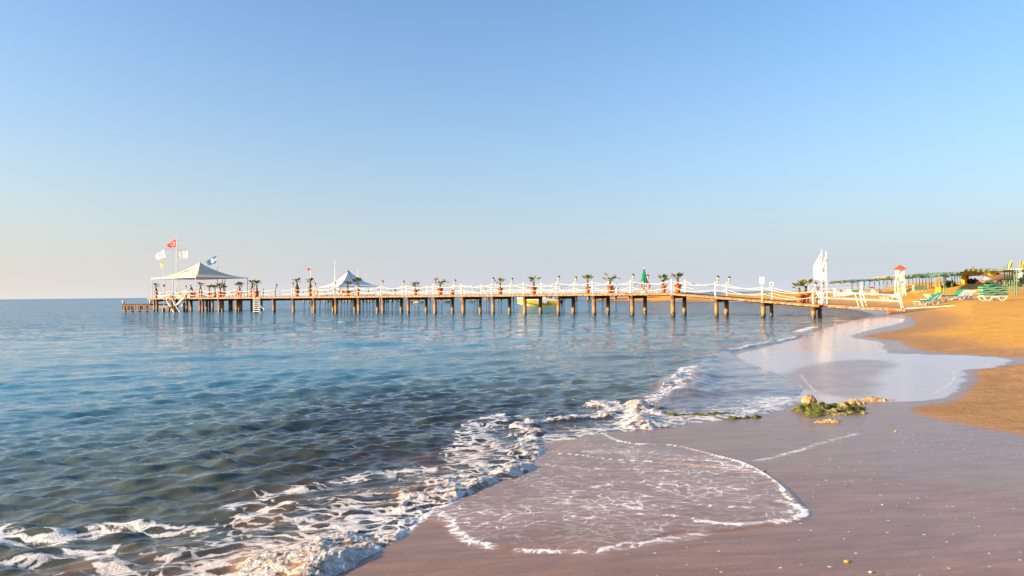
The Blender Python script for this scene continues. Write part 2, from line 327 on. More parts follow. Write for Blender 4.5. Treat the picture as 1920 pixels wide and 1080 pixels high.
# the breaking edge: a rolled bore along the shore line, highest around the two cusps
def bore(px, hgt, back, front, off=0.0, z0=0.0):
    pts = smooth_line([at_z(*p, z0) for p in px], 5)
    dd, tt = dist_line(xn, yn, pts)
    P = np.array(pts); side = np.zeros(xn.shape); best = np.full(xn.shape, 1e9)
    for i in range(len(P) - 1):
        a, b = P[i], P[i + 1]; q = ((b - a) ** 2).sum() + 1e-9
        u = np.clip(((xn - a[0]) * (b - a)[0] + (yn - a[1]) * (b - a)[1]) / q, 0, 1)
        e = np.hypot(xn - a[0] - u * (b - a)[0], yn - a[1] - u * (b - a)[1]); mm = e < best
        best[mm] = e[mm]; side[mm] = ((b - a)[0] * (yn - a[1]) - (b - a)[1] * (xn - a[0]))[mm]
    sd_ = np.where(side > 0, -dd, dd) + 0.09 * nz[nearw] + 0.04 * nf[nearw]     # negative = seaward (left of the line)
    bk = back * (1.25 + 0.9 * n0[nearw]).clip(0.5, 2.4); prof = np.where(sd_ < 0, np.exp(-(sd_ / bk) ** 2), np.exp(-(sd_ / front) ** 2))
    m = sstep(0, 0.07, tt) * sstep(1, 0.93, tt)
    return hgt * prof * m, prof * m, sd_
edge_px = [(500, 1130), (560, 1088), (620, 1058), (665, 1034), (735, 1000), (760, 980), (800, 955), (850, 930), (900, 902), (955, 886), (992, 862), (1006, 838), (1000, 812), (1040, 800)]
edge_px2 = [(965, 800), (1010, 786), (1060, 780), (1110, 776), (1150, 772), (1178, 760)]
edge_px3 = [(1085, 752), (1130, 752), (1170, 750), (1188, 768), (1195, 790), (1165, 806)]
edge_px4 = [(1235, 760), (1290, 735), (1318, 705), (1335, 680), (1345, 664), (1400, 652), (1470, 640), (1530, 622)]
foamw = np.zeros(WX.shape); silt = np.zeros(WX.shape); bz = np.zeros(WX.shape)
for px, hg, bk, fr, fa, z0 in ((edge_px, 0.056, 0.36, 0.13, 0.74, 0.03), (edge_px2, 0.065, 0.26, 0.12, 0.76, 0.05), (edge_px3, 0.085, 0.28, 0.14, 0.78, 0.07), (edge_px4, 0.12, 0.8, 0.35, 0.25, 0.05)):
    h, p, s_ = bore(px, hg, bk, fr, 0, z0)
    mod = np.clip(0.65 + (1.5 * n0[nearw] + 0.45 * nz[nearw]) * (0.35 if fa < .5 else 1), 0.12, 1.7)
    bz[nearw] = np.maximum(bz[nearw], h * mod)
    foamw[nearw] = np.maximum(foamw[nearw], fa * np.clip(p ** 0.7 * (0.95 + 0.35 * nz[nearw] + 0.25 * n0[nearw] + 0.35 * nf[nearw]), 0, 0.92))
    silt[nearw] = np.maximum(silt[nearw], p * (0.6 + 0.9 * n0[nearw]) * (0.25 if fa < .5 else 1))
chunk = (0.012 * np.abs(nz) + 0.026 * np.abs(nf) + 0.012 * np.abs(nh)) * sstep(0.35, 0.9, foamw)
wz = wz + bz + chunk
# drifting foam behind the bore
W = lambda px, wd, soft=0.2: on_w(stroke, [at_z(*p) for p in px], wd, soft)
foamw = np.maximum(foamw, 0.64 * sstep(3.2, 0.4, np.abs(WD)) * sstep(8.8, 6.0, WY) * (WD < 0.3))
foamw = np.maximum(foamw, 0.62 * sstep(2.0, 0.0, np.abs(WD)) * (WY < 13) * (WD < 0.3))
foamw = np.maximum(foamw, 0.63 * W([(-60, 985), (40, 995), (120, 1000), (190, 985), (240, 970)], 0.42))
foamw = np.maximum(foamw, 0.62 * W([(-40, 1060), (80, 1040), (170, 1025), (230, 1020)], 0.25))
foamw = np.maximum(foamw, 0.66 * W([(180, 1030), (210, 1060), (260, 1090)], 0.20))
foamw = np.maximum(foamw, 0.68 * W([(230, 975), (330, 985), (420, 975), (470, 960), (560, 930)], 0.22))
foamw = np.maximum(foamw, 0.55 * W([(420, 960), (500, 925), (600, 905), (700, 885), (820, 872)], 0.45))
foamw = np.maximum(foamw, 0.68 * W([(735, 882), (780, 878), (825, 874)], 0.12))
foamw = np.maximum(foamw, 0.64 * W([(915, 815), (930, 835), (950, 850)], 0.22))
foamw = np.maximum(foamw, 0.60 * W([(960, 770), (900, 800), (880, 850), (900, 890)], 0.7))
foamw = np.maximum(foamw, 0.60 * W([(1200, 760), (1240, 740), (1275, 715), (1290, 690)], 0.5))
foamw = np.maximum(foamw, 0.66 * W([(1085, 752), (1150, 758), (1180, 785), (1170, 805)], 0.55))
foamw = np.maximum(foamw, 0.82 * W([(1490, 622), (1510, 617), (1530, 612)], 0.45))
foamw = np.maximum(foamw, 0.66 * W([(1360, 660), (1420, 648), (1500, 632)], 0.25))
foamw = np.maximum(foamw, 0.50 * W([(1200, 790), (1300, 775), (1400, 770)], 0.35))
foamw = np.maximum(foamw, 0.30 * sstep(6.5, 1.5, np.abs(WD)) * (WY < 15))
foamw[nearw] *= 1 + 0.16 * nz[nearw] + 0.10 * n0[nearw]
silt = np.maximum(silt, sstep(3.6, 0.3, np.abs(WD)) * sstep(14, 8, WY) * np.clip(0.45 + 0.9 * n0 + 0.3 * nz, 0, 0.9))
# a darker weed and rock bottom under the shallow water
weed = on_w(region, [at_z(*p) for p in [(640, 760), (800, 735), (960, 745), (1010, 775), (960, 800), (900, 830), (860, 870), (740, 890), (620, 870), (600, 800)]], 1.6)
# swash running back over the flat between the cusps keeps the surface up
flat = on_w(region, [at_z(*p) for p in [(1180, 780), (1290, 700), (1370, 665), (1440, 700), (1490, 730), (1478, 765), (1400, 785), (1250, 800)]], 0.5)
wz = wz + 0.035 * flat + 0.007 * flat * nz
wz = wz - 0.10 * sstep(0.0, 0.6, WD) * (WR < 60)
wz = np.where(WR > 14, wz - 0.02 * (WD > 0.5), wz)
lod = sstep(14, 60, WR)
m, N, t, o = mat('sea_water')
geo = N('NewGeometry').outputs['Position']
dep = A('depth')
calm_ = M(N, 'SUBTRACT', 1.0, M(N, 'MULTIPLY', A('calm'), 0.65))
nb1 = N('TexNoise', {'Vector': mapped(N, geo, 1.2, 3.4, 1, R(14)), 'Scale': 1.9, 'Detail': 5.0, 'Roughness': 0.62, 'Distortion': 0.7}).outputs['Fac']
nb2 = N('TexNoise', {'Vector': mapped(N, geo, 1, 2.0, 1, R(-10)), 'Scale': 7.0, 'Detail': 3.0, 'Roughness': 0.55}).outputs['Fac']
bh = M(N, 'MULTIPLY', M(N, 'ADD', M(N, 'MULTIPLY', nb1, 0.022), M(N, 'MULTIPLY', nb2, 0.006)), calm_)
bump0 = N('Bump', {'Height': bh, 'Strength': 1.0, 'Distance': 1.0}).outputs[0]
# far water: slopes of the chop taken straight from noise, so that it stays rough at any distance
def slope(sc_, ax, rot, det):
    c = N('TexNoise', {'Vector': mapped(N, geo, 1, ax, 1, rot), 'Scale': sc_, 'Detail': det, 'Roughness': 0.6}).outputs['Color']
    return N('VectorMath', {0: c, 1: (0.5, 0.5, 0.5)}, operation='SUBTRACT').outputs[0]
sA = N('VectorMath', {0: slope(0.9, 2.6, R(8), 4.0), 1: (0.5, 1.0, 0)}, operation='MULTIPLY').outputs[0]
sB = N('VectorMath', {0: slope(0.10, 4.0, R(4), 3.0), 1: (0.15, 0.25, 0)}, operation='MULTIPLY').outputs[0]
sC = N('VectorMath', {0: slope(3.6, 2.0, R(-6), 2.0), 1: (0.5, 0.8, 0)}, operation='MULTIPLY').outputs[0]
sl = N('VectorMath', {0: N('VectorMath', {0: sA, 1: sC}, operation='ADD').outputs[0], 1: sB}, operation='ADD').outputs[0]
sl = N('VectorMath', {0: sl, 'Scale': M(N, 'ADD', M(N, 'MULTIPLY', A('lod'), 1.2), M(N, 'MULTIPLY', A('lodfar'), 1.6))}, operation='SCALE').outputs[0]
nrm = N('VectorMath', {0: N('VectorMath', {0: bump0, 1: sl}, operation='ADD').outputs[0]}, operation='NORMALIZE').outputs[0]
turb = N('TexNoise', {'Vector': geo, 'Scale': 0.35, 'Detail': 3.0}).outputs['Fac']
deepc = mixc(N, ss(N, turb, 0.35, 0.65), (0.030, 0.165, 0.240), (0.050, 0.190, 0.260))
far_c = mixc(N, ss(N, dep, 1.0, 5.0), deepc, (0.060, 0.215, 0.350))
shal = mixc(N, ss(N, dep, 0.24, 0.8), (0.120, 0.130, 0.090), far_c); shal = mixc(N, M(N, 'MULTIPLY', A('calm'), 0.7), shal, (0.42, 0.36, 0.38))  # pale lilac on the flat: grazing sky reflection painted into the body colour
siltc = mixc(N, ss(N, A('silt'), 0.1, 0.8), shal, (0.36, 0.20, 0.085))
body_c = mixc(N, M(N, 'MULTIPLY', A('weed'), 0.8), siltc, (0.020, 0.026, 0.045))
opac = M(N, 'SUBTRACT', 1.0, M(N, 'POWER', 2.718, M(N, 'MULTIPLY', dep, -3.6)))
opac = M(N, 'MAXIMUM', opac, M(N, 'MULTIPLY', A('silt'), 0.75)); opac = M(N, 'MAXIMUM', opac, M(N, 'MULTIPLY', A('calm'), 0.55)); opac = M(N, 'MAXIMUM', opac, M(N, 'MULTIPLY', A('weed'), 0.75))
body = N('MixShader', {0: opac, 1: N('BsdfTransparent').outputs[0], 2: N('BsdfDiffuse', {'Color': body_c, 'Normal': nrm}).outputs[0]}).outputs[0]
fr = N('Fresnel', {'IOR': 1.333, 'Normal': nrm}).outputs[0]
gls = N('BsdfGlossy', {'Color': (1, 1, 1, 1), 'Roughness': 0.04, 'Normal': nrm}).outputs[0]
wsh = N('MixShader', {0: fr, 1: body, 2: gls}).outputs[0]
warp = N('TexNoise', {'Vector': geo, 'Scale': 1.7, 'Detail': 4.0}).outputs['Color']
wv = N('VectorMath', {0: warp, 1: (0.5, 0.5, 0.5)}, operation='SUBTRACT').outputs[0]
wv = N('VectorMath', {0: wv, 'Scale': 0.9}, operation='SCALE').outputs[0]
gp = N('VectorMath', {0: mapped(N, geo, 0.75, 1.7, 1, R(-18)), 1: wv}, operation='ADD').outputs[0]
lace = N('TexNoise', {'Vector': gp, 'Scale': 5.0, 'Detail': 8.0, 'Roughness': 0.62, 'Distortion': 0.5}).outputs['Fac']
edge = N('TexVoronoi', {'Vector': gp, 'Scale': 4.0}, feature='DISTANCE_TO_EDGE').outputs['Distance']
lac = M(N, 'ADD', M(N, 'MULTIPLY', lace, 0.95), ss(N, edge, 0.0, 0.20, 0.16, -0.08))
fo = M(N, 'ADD', A('foam'), M(N, 'SUBTRACT', lac, 1.03))
fm = M(N, 'MULTIPLY', M(N, 'MULTIPLY', ss(N, fo, 0.0, 0.08), ss(N, fo, -0.02, 0.25, 0.5, 1.0)), ss(N, A('foam'), 0.0, 0.1))
bb = N('TexVoronoi', {'Vector': N('VectorMath', {0: geo, 1: wv}, operation='ADD').outputs[0], 'Scale': 60.0}, feature='F1').outputs['Distance']
b3 = N('TexNoise', {'Vector': geo, 'Scale': 26.0, 'Detail': 7.0, 'Roughness': 0.75}).outputs['Fac']
fb = N('Bump', {'Height': M(N, 'ADD', M(N, 'MULTIPLY', M(N, 'ADD', M(N, 'MULTIPLY', bb, -0.4), b3), 0.03), M(N, 'MULTIPLY', fm, 0.012)), 'Strength': 0.8, 'Distance': 1.0}).outputs[0]
fcol = mixc(N, M(N, 'MULTIPLY', M(N, 'MULTIPLY', ss(N, b3, 0.60, 0.42), 0.85), A('silt')), (0.80, 0.78, 0.77), (0.52, 0.33, 0.17))
fsh = N('BsdfPrincipled', {'Base Color': fcol, 'Roughness': 0.45, 'Normal': fb, 'Subsurface Weight': 0.0}).outputs[0]
out = N('MixShader', {0: fm, 1: wsh, 2: fsh}).outputs[0]
t.links.new(out, o.inputs[0])
WZ = wz
sea = grid_object('sea_water', WX, WY, WZ, dict(depth=depth + np.maximum(bz, 0) * 0.5, foam=foamw, silt=np.clip(silt, 0, 1), weed=weed * (0.75 + 0.5 * n0), calm=flat, lod=lod * (1 - 0.7 * flat), lodfar=sstep(32, 75, WR)), m)
# ================================================================ OBJECT HELPERS
class MB:                                   # collects simple solids, links them as one mesh
    def __init__(s): s.v = []; s.f = []
    def add(s, v, f):
        o = len(s.v); s.v += [tuple(p) for p in v]; s.f += [tuple(i + o for i in q) for q in f]; return s
    def box(s, c, d, rz=0, rx=0):
        q = [Vector((x * d[0] / 2, y * d[1] / 2, z * d[2] / 2)) for z in (-1, 1) for y in (-1, 1) for x in (-1, 1)]
        m = Matrix.Rotation(rz, 3, 'Z') @ Matrix.Rotation(rx, 3, 'X'); q = [m @ p + Vector(c) for p in q]
        return s.add(q, [(0, 2, 3, 1), (4, 5, 7, 6), (0, 1, 5, 4), (2, 6, 7, 3), (0, 4, 6, 2), (1, 3, 7, 5)])
    def beam(s, a, b, w_, h_):              # square bar from a to b
        a, b = Vector(a), Vector(b); t = (b - a).normalized(); up = Vector((0, 0, 1)) if abs(t.z) < 0.9 else Vector((0, 1, 0))
        x = t.cross(up).normalized() * w_ / 2; y = x.normalized().cross(t).normalized() * h_ / 2
        q = [p + i * x + j * y for p in (a, b) for i, j in ((-1, -1), (1, -1), (1, 1), (-1, 1))]
        return s.add(q, [(0, 1, 2, 3), (7, 6, 5, 4), (0, 4, 5, 1), (1, 5, 6, 2), (2, 6, 7, 3), (3, 7, 4, 0)])
    def tube(s, pts, r, n=6):
        P = [Vector(p) for p in pts]; rr = r if isinstance(r, (list, tuple)) else [r] * len(P); v = []; f = []
        for i, p in enumerate(P):
            t = (P[min(i + 1, len(P) - 1)] - P[max(i - 1, 0)]).normalized(); up = Vector((0, 0, 1)) if abs(t.z) < 0.95 else Vector((0, 1, 0))
            x = t.cross(up).normalized(); y = x.cross(t)
            v += [p + (x * math.cos(a) + y * math.sin(a)) * rr[i] for a in (2 * math.pi * k / n for k in range(n))]
        for i in range(len(P) - 1):
            for k in range(n): f.append((i * n + k, (i + 1) * n + k, (i + 1) * n + (k + 1) % n, i * n + (k + 1) % n))
        f += [tuple(range(n)), tuple(range((len(P) - 1) * n + n - 1, (len(P) - 1) * n - 1, -1))]
        return s.add(v, f)
    def lathe(s, prof, c=(0, 0, 0), n=12):  # prof: (radius, z)
        c = Vector(c); v = [c + Vector((r * math.cos(2 * math.pi * k / n), r * math.sin(2 * math.pi * k / n), z)) for r, z in prof for k in range(n)]
        f = [(i * n + k, i * n + (k + 1) % n, (i + 1) * n + (k + 1) % n, (i + 1) * n + k) for i in range(len(prof) - 1) for k in range(n)]
        f += [tuple(range(n - 1, -1, -1)), tuple(range((len(prof) - 1) * n, len(prof) * n))]
        return s.add(v, f)
    def torus(s, c, R_, r, tilt=0, rz=0, a0=0, a1=2 * math.pi, n=16, k=6):
        m = Matrix.Rotation(rz, 3, 'Z') @ Matrix.Rotation(R(90) + tilt, 3, 'X'); pts = []
        for i in range(n + 1):
            a = a0 + (a1 - a0) * i / n; pts.append(Vector(c) + m @ Vector((R_ * math.cos(a), R_ * math.sin(a), 0)))
        return s.tube(pts, r, k)
    def build(s, name, material, parent=None, smooth=False, loc=None):
        me = bpy.data.meshes.new(name); me.from_pydata(s.v, [], s.f); me.materials.append(material)
        if smooth: me.polygons.foreach_set('use_smooth', [True] * len(me.polygons))
        me.update(); o = bpy.data.objects.new(name, me); C.objects.link(o)
        if parent: o.parent = parent
        if loc is not None: o.location = loc
        return o
def tag(o, label, cat, group=None):
    o['label'] = label; o['category'] = cat
    if group: o['group'] = group
    return o
def thing(name, label, cat, loc=(0, 0, 0), rz=0, group=None):
    o = bpy.data.objects.new(name, None); C.objects.link(o); o.empty_display_size = 0.2
    o.location = loc; o.rotation_euler = (0, 0, rz); return tag(o, label, cat, group)
def kids(o): return [c for c in C.objects if c.parent == o]
def copy_tree(o, loc, rz=0, label=None, scale=None):
    r = o.copy(); C.objects.link(r); r.location = loc; r.rotation_euler = (0, 0, rz)
    if label: r['label'] = label
    if scale: r.scale = (scale,) * 3
    for ch in kids(o):
        c = ch.copy(); C.objects.link(c); c.parent = r
        for g in kids(ch): d = g.copy(); C.objects.link(d); d.parent = c
    return r
def paint(name, a, b=None, rough=0.6, scale=6.0, bump=0.0, lo=0.35, hi=0.65, spec=0.4, trans=0.0, stretch=(1, 1, 1)):
    m, N, t, o = mat(name); g = N('TexCoord').outputs['Object']
    n = N('TexNoise', {'Vector': N('Mapping', {'Vector': g, 'Scale': stretch}).outputs[0], 'Scale': scale, 'Detail': 5.0, 'Roughness': 0.65}).outputs['Fac']
    col = mixc(N, ss(N, n, lo, hi), a, b or tuple(c * 0.8 for c in a))
    ins = {'Base Color': col, 'Roughness': rough, 'Specular IOR Level': spec}
    if bump: ins['Normal'] = N('Bump', {'Height': n, 'Strength': 0.6, 'Distance': bump}).outputs[0]
    p = N('BsdfPrincipled', ins).outputs[0]
    if trans: p = N('MixShader', {0: trans, 1: p, 2: N('BsdfTranslucent', {'Color': col}).outputs[0]}).outputs[0]
    t.links.new(p, o.inputs[0]); return m
WHITE = paint('white_paint', (0.80, 0.77, 0.72), (0.66, 0.62, 0.55), 0.45, 3.0)
PLASTIC = paint('white_plastic', (0.80, 0.79, 0.76), (0.70, 0.68, 0.64), 0.35, 2.0)
ROPE = paint('pale_rope', (0.74, 0.69, 0.58), (0.60, 0.54, 0.42), 0.9, 30.0, 0.01)
DECK = paint('deck_wood', (0.50, 0.30, 0.15), (0.27, 0.13, 0.055), 0.75, 7.0, 0.01)
FASCIA = paint('rusty_edge_board', (0.60, 0.33, 0.13), (0.26, 0.10, 0.035), 0.7, 5.5, 0.01, 0.42, 0.58)
BEAM = paint('dark_beam', (0.13, 0.065, 0.035), (0.06, 0.035, 0.022), 0.7, 5.0, 0.01)
TERRA = paint('terracotta', (0.70, 0.18, 0.045), (0.55, 0.12, 0.035), 0.7, 6.0)
TRUNK = paint('palm_fibre', (0.22, 0.095, 0.045), (0.09, 0.04, 0.022), 0.9, 22.0, 0.03)
LEAF = paint('palm_leaf', (0.28, 0.33, 0.055), (0.11, 0.16, 0.028), 0.5, 9.0, 0, trans=0.25)
LEAFY = paint('yellowed_palm_leaf', (0.46, 0.36, 0.06), (0.24, 0.23, 0.04), 0.5, 9.0, 0, trans=0.25)
BLACK = paint('black_metal', (0.035, 0.028, 0.022), None, 0.4)
GLASS = paint('lantern_glass', (0.80, 0.66, 0.40), (0.70, 0.55, 0.30), 0.2, 3.0)
CANVAS = paint('cream_canvas', (0.72, 0.59, 0.44), (0.63, 0.52, 0.39), 0.85, 1.2, trans=0.04)
WCANVAS = paint('white_canvas', (0.84, 0.83, 0.80), (0.78, 0.77, 0.75), 0.8, 1.2, trans=0.08)
SEAM = paint('dark_seam', (0.05, 0.06, 0.08))
GREEN = paint('green_paint', (0.10, 0.26, 0.15), (0.07, 0.17, 0.11), 0.6, 4.0)
GNET = paint('green_shade_net', (0.16, 0.38, 0.24), (0.30, 0.44, 0.30), 0.95, 2.5, trans=0.3)
PADG = paint('green_cushion', (0.015, 0.24, 0.13), (0.012, 0.17, 0.10), 0.8, 4.0)
PADP = paint('pale_green_piping', (0.42, 0.56, 0.32), (0.55, 0.60, 0.42), 0.85, 4.0)
PARG = paint('green_parasol_cloth', (0.0, 0.27, 0.13), (0.0, 0.20, 0.10), 0.8, 3.0)
ORANGE = paint('orange_plastic', (0.85, 0.13, 0.02), (0.75, 0.10, 0.02), 0.45)
RED = paint('red_cloth', (0.72, 0.035, 0.02), (0.62, 0.03, 0.02), 0.8, trans=0.15)
YELL = paint('yellow_cloth', (0.90, 0.62, 0.02), (0.80, 0.52, 0.02), 0.7, trans=0.1)
LIME = paint('yellow_green_plastic', (0.62, 0.66, 0.02), (0.50, 0.55, 0.02), 0.45)
BLUE = paint('blue_cloth', (0.03, 0.17, 0.40), (0.02, 0.12, 0.30), 0.8, trans=0.15)
FLAGW = paint('white_flag_cloth', (0.78, 0.76, 0.76), (0.70, 0.68, 0.70), 0.85, trans=0.25)
ROOFR = paint('orange_roof', (0.62, 0.11, 0.025), (0.52, 0.09, 0.02), 0.7, 5.0)
DRIED = paint('dry_thatch', (0.48, 0.34, 0.14), (0.30, 0.20, 0.08), 0.95, 14.0, 0.02)
NAVY = paint('navy_cloth', (0.015, 0.02, 0.07))
GREY = paint('grey_metal', (0.35, 0.35, 0.36))
SKIN = paint('skin', (0.48, 0.26, 0.17), None, 0.6)
# piles: brown timber, rusty orange in the splash zone, dark and wet at the water line
m, N, t, o = mat('pier_pile')
wp = N('NewGeometry').outputs['Position']; zz = N('SeparateXYZ', {0: wp}).outputs['Z']
nz1 = N('TexNoise', {'Vector': mapped(N, wp, 3, 3, 1.2), 'Scale': 1.6, 'Detail': 6.0, 'Roughness': 0.7}).outputs['Fac']
zw = M(N, 'ADD', zz, M(N, 'MULTIPLY', M(N, 'SUBTRACT', nz1, 0.5), 1.1))
c = mixc(N, ss(N, nz1, 0.35, 0.68), (0.30, 0.15, 0.075), (0.16, 0.075, 0.04))
c = mixc(N, ss(N, zw, 1.15, 0.75), c, (0.46, 0.21, 0.055)); c = mixc(N, ss(N, zw, 0.42, 0.20), c, (0.10, 0.085, 0.03)); c = mixc(N, ss(N, zw, 0.16, 0.02), c, (0.012, 0.012, 0.010))
t.links.new(N('BsdfPrincipled', {'Base Color': c, 'Roughness': N('MapRange', {'Value': zz, 'From Min': 0.0, 'From Max': 0.4, 'To Min': 0.3, 'To Max': 0.85}).outputs[0], 'Normal': N('Bump', {'Height': nz1, 'Strength': 0.7, 'Distance': 0.04}).outputs[0]}).outputs[0], o.inputs[0])
PILE = m

# ================================================================ MAIN PIER
A0 = Vector((22.3, 50.6, 0)); U = Vector((-.8455, .5343, 0)).normalized(); V = Vector((-U.y * -1, U.x * -1, 0)).normalized()
if V.y < 0: V = -V
RZ = math.atan2(-U.y, -U.x)                 # local +X runs along the pier towards the beach
def P(s, w_, z): return A0 + U * s + V * w_ + Vector((0, 0, z))
def s_at(px, w_=0.0):
    d = ray(px, 550); r = d.x / d.y; b = A0 + V * w_
    return (b.x - r * b.y) / (r * U.y - U.x)
def deck_z(s): return 1.95 if s >= 10.8 else 1.0 + 0.088 * s
def px_h(px_, top, w_, s=None):             # height above the deck of something whose top shows at photo row `top`
    s = s_at(px_, w_) if s is None else s; q = P(s, w_, 0); d = ray(px_, top); return EYE + d.z * q.y - deck_z(s)
STEP, NB, WID = 3.58, 25, 3.2
pier = thing('pier', 'long wooden pier on round piles with white rope railings running out from the beach', 'pier', (0, 0, 0))
rr = random.Random(3)
def pile_mb(x, y, top, bot, r=0.17, lean=0.0):
    k = rr.random() * 6.28; q = [(x + lean * math.cos(k), y + lean * math.sin(k), bot), (x, y, (top + bot) / 2), (x, y, top)]
    return MB().tube(q, [r * 1.06, r, r * 0.96], 9)
for i in range(NB):
    s = i * STEP; z = deck_z(s)
    for w_ in (0.15, WID - 0.1):
        q = P(s, w_, 0); pile_mb(q.x, q.y, z - 0.28, zh(q.x, q.y) - 0.6, rr.uniform(.15, .19), 0.05).build('pile', PILE, pier, True)
    MB().beam(P(s, -0.05, z - 0.36), P(s, WID + 0.1, z - 0.36), 0.2, 0.22).build('cross_beam', BEAM, pier)
for i in range(NB):                          # edge boards and stringers bay by bay
    s0, s1 = (i - (0.12 if i == 0 else 0)) * STEP, min((i + 1) * STEP, 87.8)
    for a, b in (((s0, s1),) if not (s0 < 10.8 < s1) else ((s0, 10.8), (10.8, s1))):
        for w_ in (-0.18, WID + 0.18):
            MB().beam(P(a, w_, deck_z(a) - 0.11), P(b, w_, deck_z(b) - 0.11), 0.06, 0.15).build('edge_board', FASCIA, pier)
        MB().beam(P(a, 0.15, deck_z(a) - 0.17), P(b, 0.15, deck_z(b) - 0.17), 0.14, 0.15).build('stringer', BEAM, pier)
        MB().beam(P(a, WID - 0.1, deck_z(a) - 0.17), P(b, WID - 0.1, deck_z(b) - 0.17), 0.14, 0.15).build('stringer', BEAM, pier)
pl = MB(); s = -0.5
while s < 87.7:
    e0, e1 = rr.uniform(-.26, -.22), rr.uniform(.22, .27); z = deck_z(s) - 0.018 + rr.uniform(-.008, .01)
    sl = math.atan(0.088) if s < 10.8 else 0
    pl.beam(P(s, e0, z), P(s, WID + e1, z), 0.135, 0.036); s += 0.15
o = pl.build('deck_planks', DECK, pier); o['kind'] = 'stuff'
# T-shaped head: wider platform at the sea end
S0, S1, HW = 74.6, 87.7, 9.4
hp = MB(); s = S0
while s < S1:
    z = 1.925 + rr.uniform(-.008, .008); hp.beam(P(s, WID + 0.3, z), P(s, HW, z), 0.135, 0.036); s += 0.15
o = hp.build('platform_planks', DECK, pier); o['kind'] = 'stuff'
for w_ in (5.6, 9.2):
    for s in np.arange(S0 + 0.3, S1, 2.3):
        q = P(s, w_, 0); pile_mb(q.x, q.y, 1.7, -1.6, 0.16, 0.05).build('pile', PILE, pier, True)
    MB().beam(P(S0, w_, 1.79), P(S1, w_, 1.79), 0.16, 0.22).build('stringer', BEAM, pier)
for s in np.arange(S0 + 1.2, S1, 3.6):
    q = P(s, 0.15, 0); pile_mb(q.x, q.y, 1.7, -1.6, 0.15, 0.05).build('pile', PILE, pier, True)
MB().beam(P(S0, WID + .3, 1.85), P(S0, HW, 1.85), 0.06, 0.17).build('edge_board', FASCIA, pier)
MB().beam(P(S1 + .1, -.2, 1.85), P(S1 + .1, HW, 1.85), 0.06, 0.17).build('edge_board', FASCIA, pier)
# railings
def rope(a, b, sag, r=0.028):
    a, b = Vector(a), Vector(b); n = 8
    return MB().tube([a.lerp(b, k / n) - Vector((0, 0, sag * 4 * (k / n) * (1 - k / n))) for k in range(n + 1)], r, 5)
LAD = (58.0, 62.5)
def rail_row(ss_, w_, far=False):
    pr = None
    for s in ss_:
        z = deck_z(s); hh = 1.12
        b = P(s, w_ + rr.uniform(-.03, .03), z - 0.22); tp = P(s + rr.uniform(-.04, .04), w_, z + hh)
        MB().tube([b, b.lerp(tp, .18), tp], [.07, .06, .055], 7).build('railing_post', WHITE, pier)
        MB().lathe([(0.03, 0), (0.05, .03), (0.03, .09), (0.0, .11)], tp, 8).build('post_cap', GREY, pier)
        cur = [P(s, w_, z + 0.98), P(s, w_, z + 0.52)]
        if pr:
            for a, b2 in zip(pr, cur): rope(a, b2, rr.uniform(.20, .32)).build('rope', ROPE, pier)
        pr = cur
near_s = [i * STEP for i in range(NB)]
rail_row([s for s in near_s if s < 59], -0.10); rail_row([s for s in near_s if s > 61], -0.10)
rail_row([s for s in near_s if s < 75], WID + 0.10)
rail_row([S0, 77.5, 80.5, 83.5, 87.4], HW - 0.1)
def lantern(s, w_):
    z = deck_z(s) + 1.12; top = P(s, w_, z)
    e = top + (-U) * 0.22 + Vector((0, 0, .16))
    l = MB().tube([top - Vector((0, 0, .05)), top - U * .12 + Vector((0, 0, .02)), e], .028, 6).build('lantern_bracket', WHITE, pier)
    MB().lathe([(.04, 0), (.075, .07), (.10, .22), (.085, .23), (0, .23)], e, 8).build('lantern_glass', GLASS, l)
    MB().lathe([(.12, .225), (.13, .25), (.07, .33), (.02, .36), (.03, .39), (0, .42)], e, 8).build('lantern_cap', BLACK, l)
    MB().lathe([(.03, -.05), (.055, -.02), (.05, .012), (0, .012)], e, 8).build('lantern_foot', BLACK, l)
for i in range(0, 24, 2): lantern(i * STEP, -0.10); (lantern(i * STEP, WID + 0.10) if i < 21 else None)

# gangway from the pier's end down to the sand
gw = thing('gangway', 'orange wooden gangway with white pipe rails sloping from the pier down to the sand', 'gangway')
G0, G1, G2 = P(-0.35, 0.2, 0.98), P(-5.9, 0.2, 0.66), P(-8.6, 0.2, 0.52)
g0, g1 = P(-0.35, 2.6, 0.98), P(-5.9, 2.6, 0.66)
pl = MB()
for k in range(38):
    u = (k + .5) / 38; pl.beam(G0.lerp(G1, u), g0.lerp(g1, u), 0.13, 0.035)
pl.build('deck_planks', DECK, gw)['kind'] = 'stuff'
MB().beam(G0 - Vector((0, 0, .10)), G1 - Vector((0, 0, .10)), .07, .16).build('side_beam', FASCIA, gw)
MB().beam(g0 - Vector((0, 0, .10)), g1 - Vector((0, 0, .10)), .07, .16).build('side_beam', FASCIA, gw)
for w_ in (0.3, 0.9, 1.5, 2.1, 2.6):
    a = P(-5.9, w_, 0.66); b = P(-8.6 + rr.uniform(-.3, .3), w_, 0); b.z = zh(b.x, b.y) + .05
    MB().beam(a, b, 0.28, 0.04).build('ramp_plank', ROPE, gw)
for w_ in (0.2, 2.6):
    def gp_(s, h): a = P(-0.35, w_, .98).lerp(P(-5.9, w_, .66), (s + .35) / -5.55 * -1); return a + Vector((0, 0, h))
    for sp in (-0.7, -3.0, -3.3, -5.7):
        top = P(sp + .22, w_, 0); fr = (-.35 - sp) / 5.55; base = P(-.35, w_, .98).lerp(P(-5.9, w_, .66), fr)
        MB().tube([base, base + Vector((0, 0, .95)) + U * .22], .035, 6).build('rail_post', WHITE, gw)
    for h in (0.5, 0.93):
        a = P(-.35, w_, .98 + h) + U * .1; b = P(-5.7, w_, .67 + h) + U * .2 * h
        MB().tube([a, b], .035, 6).build('handrail', WHITE, gw)
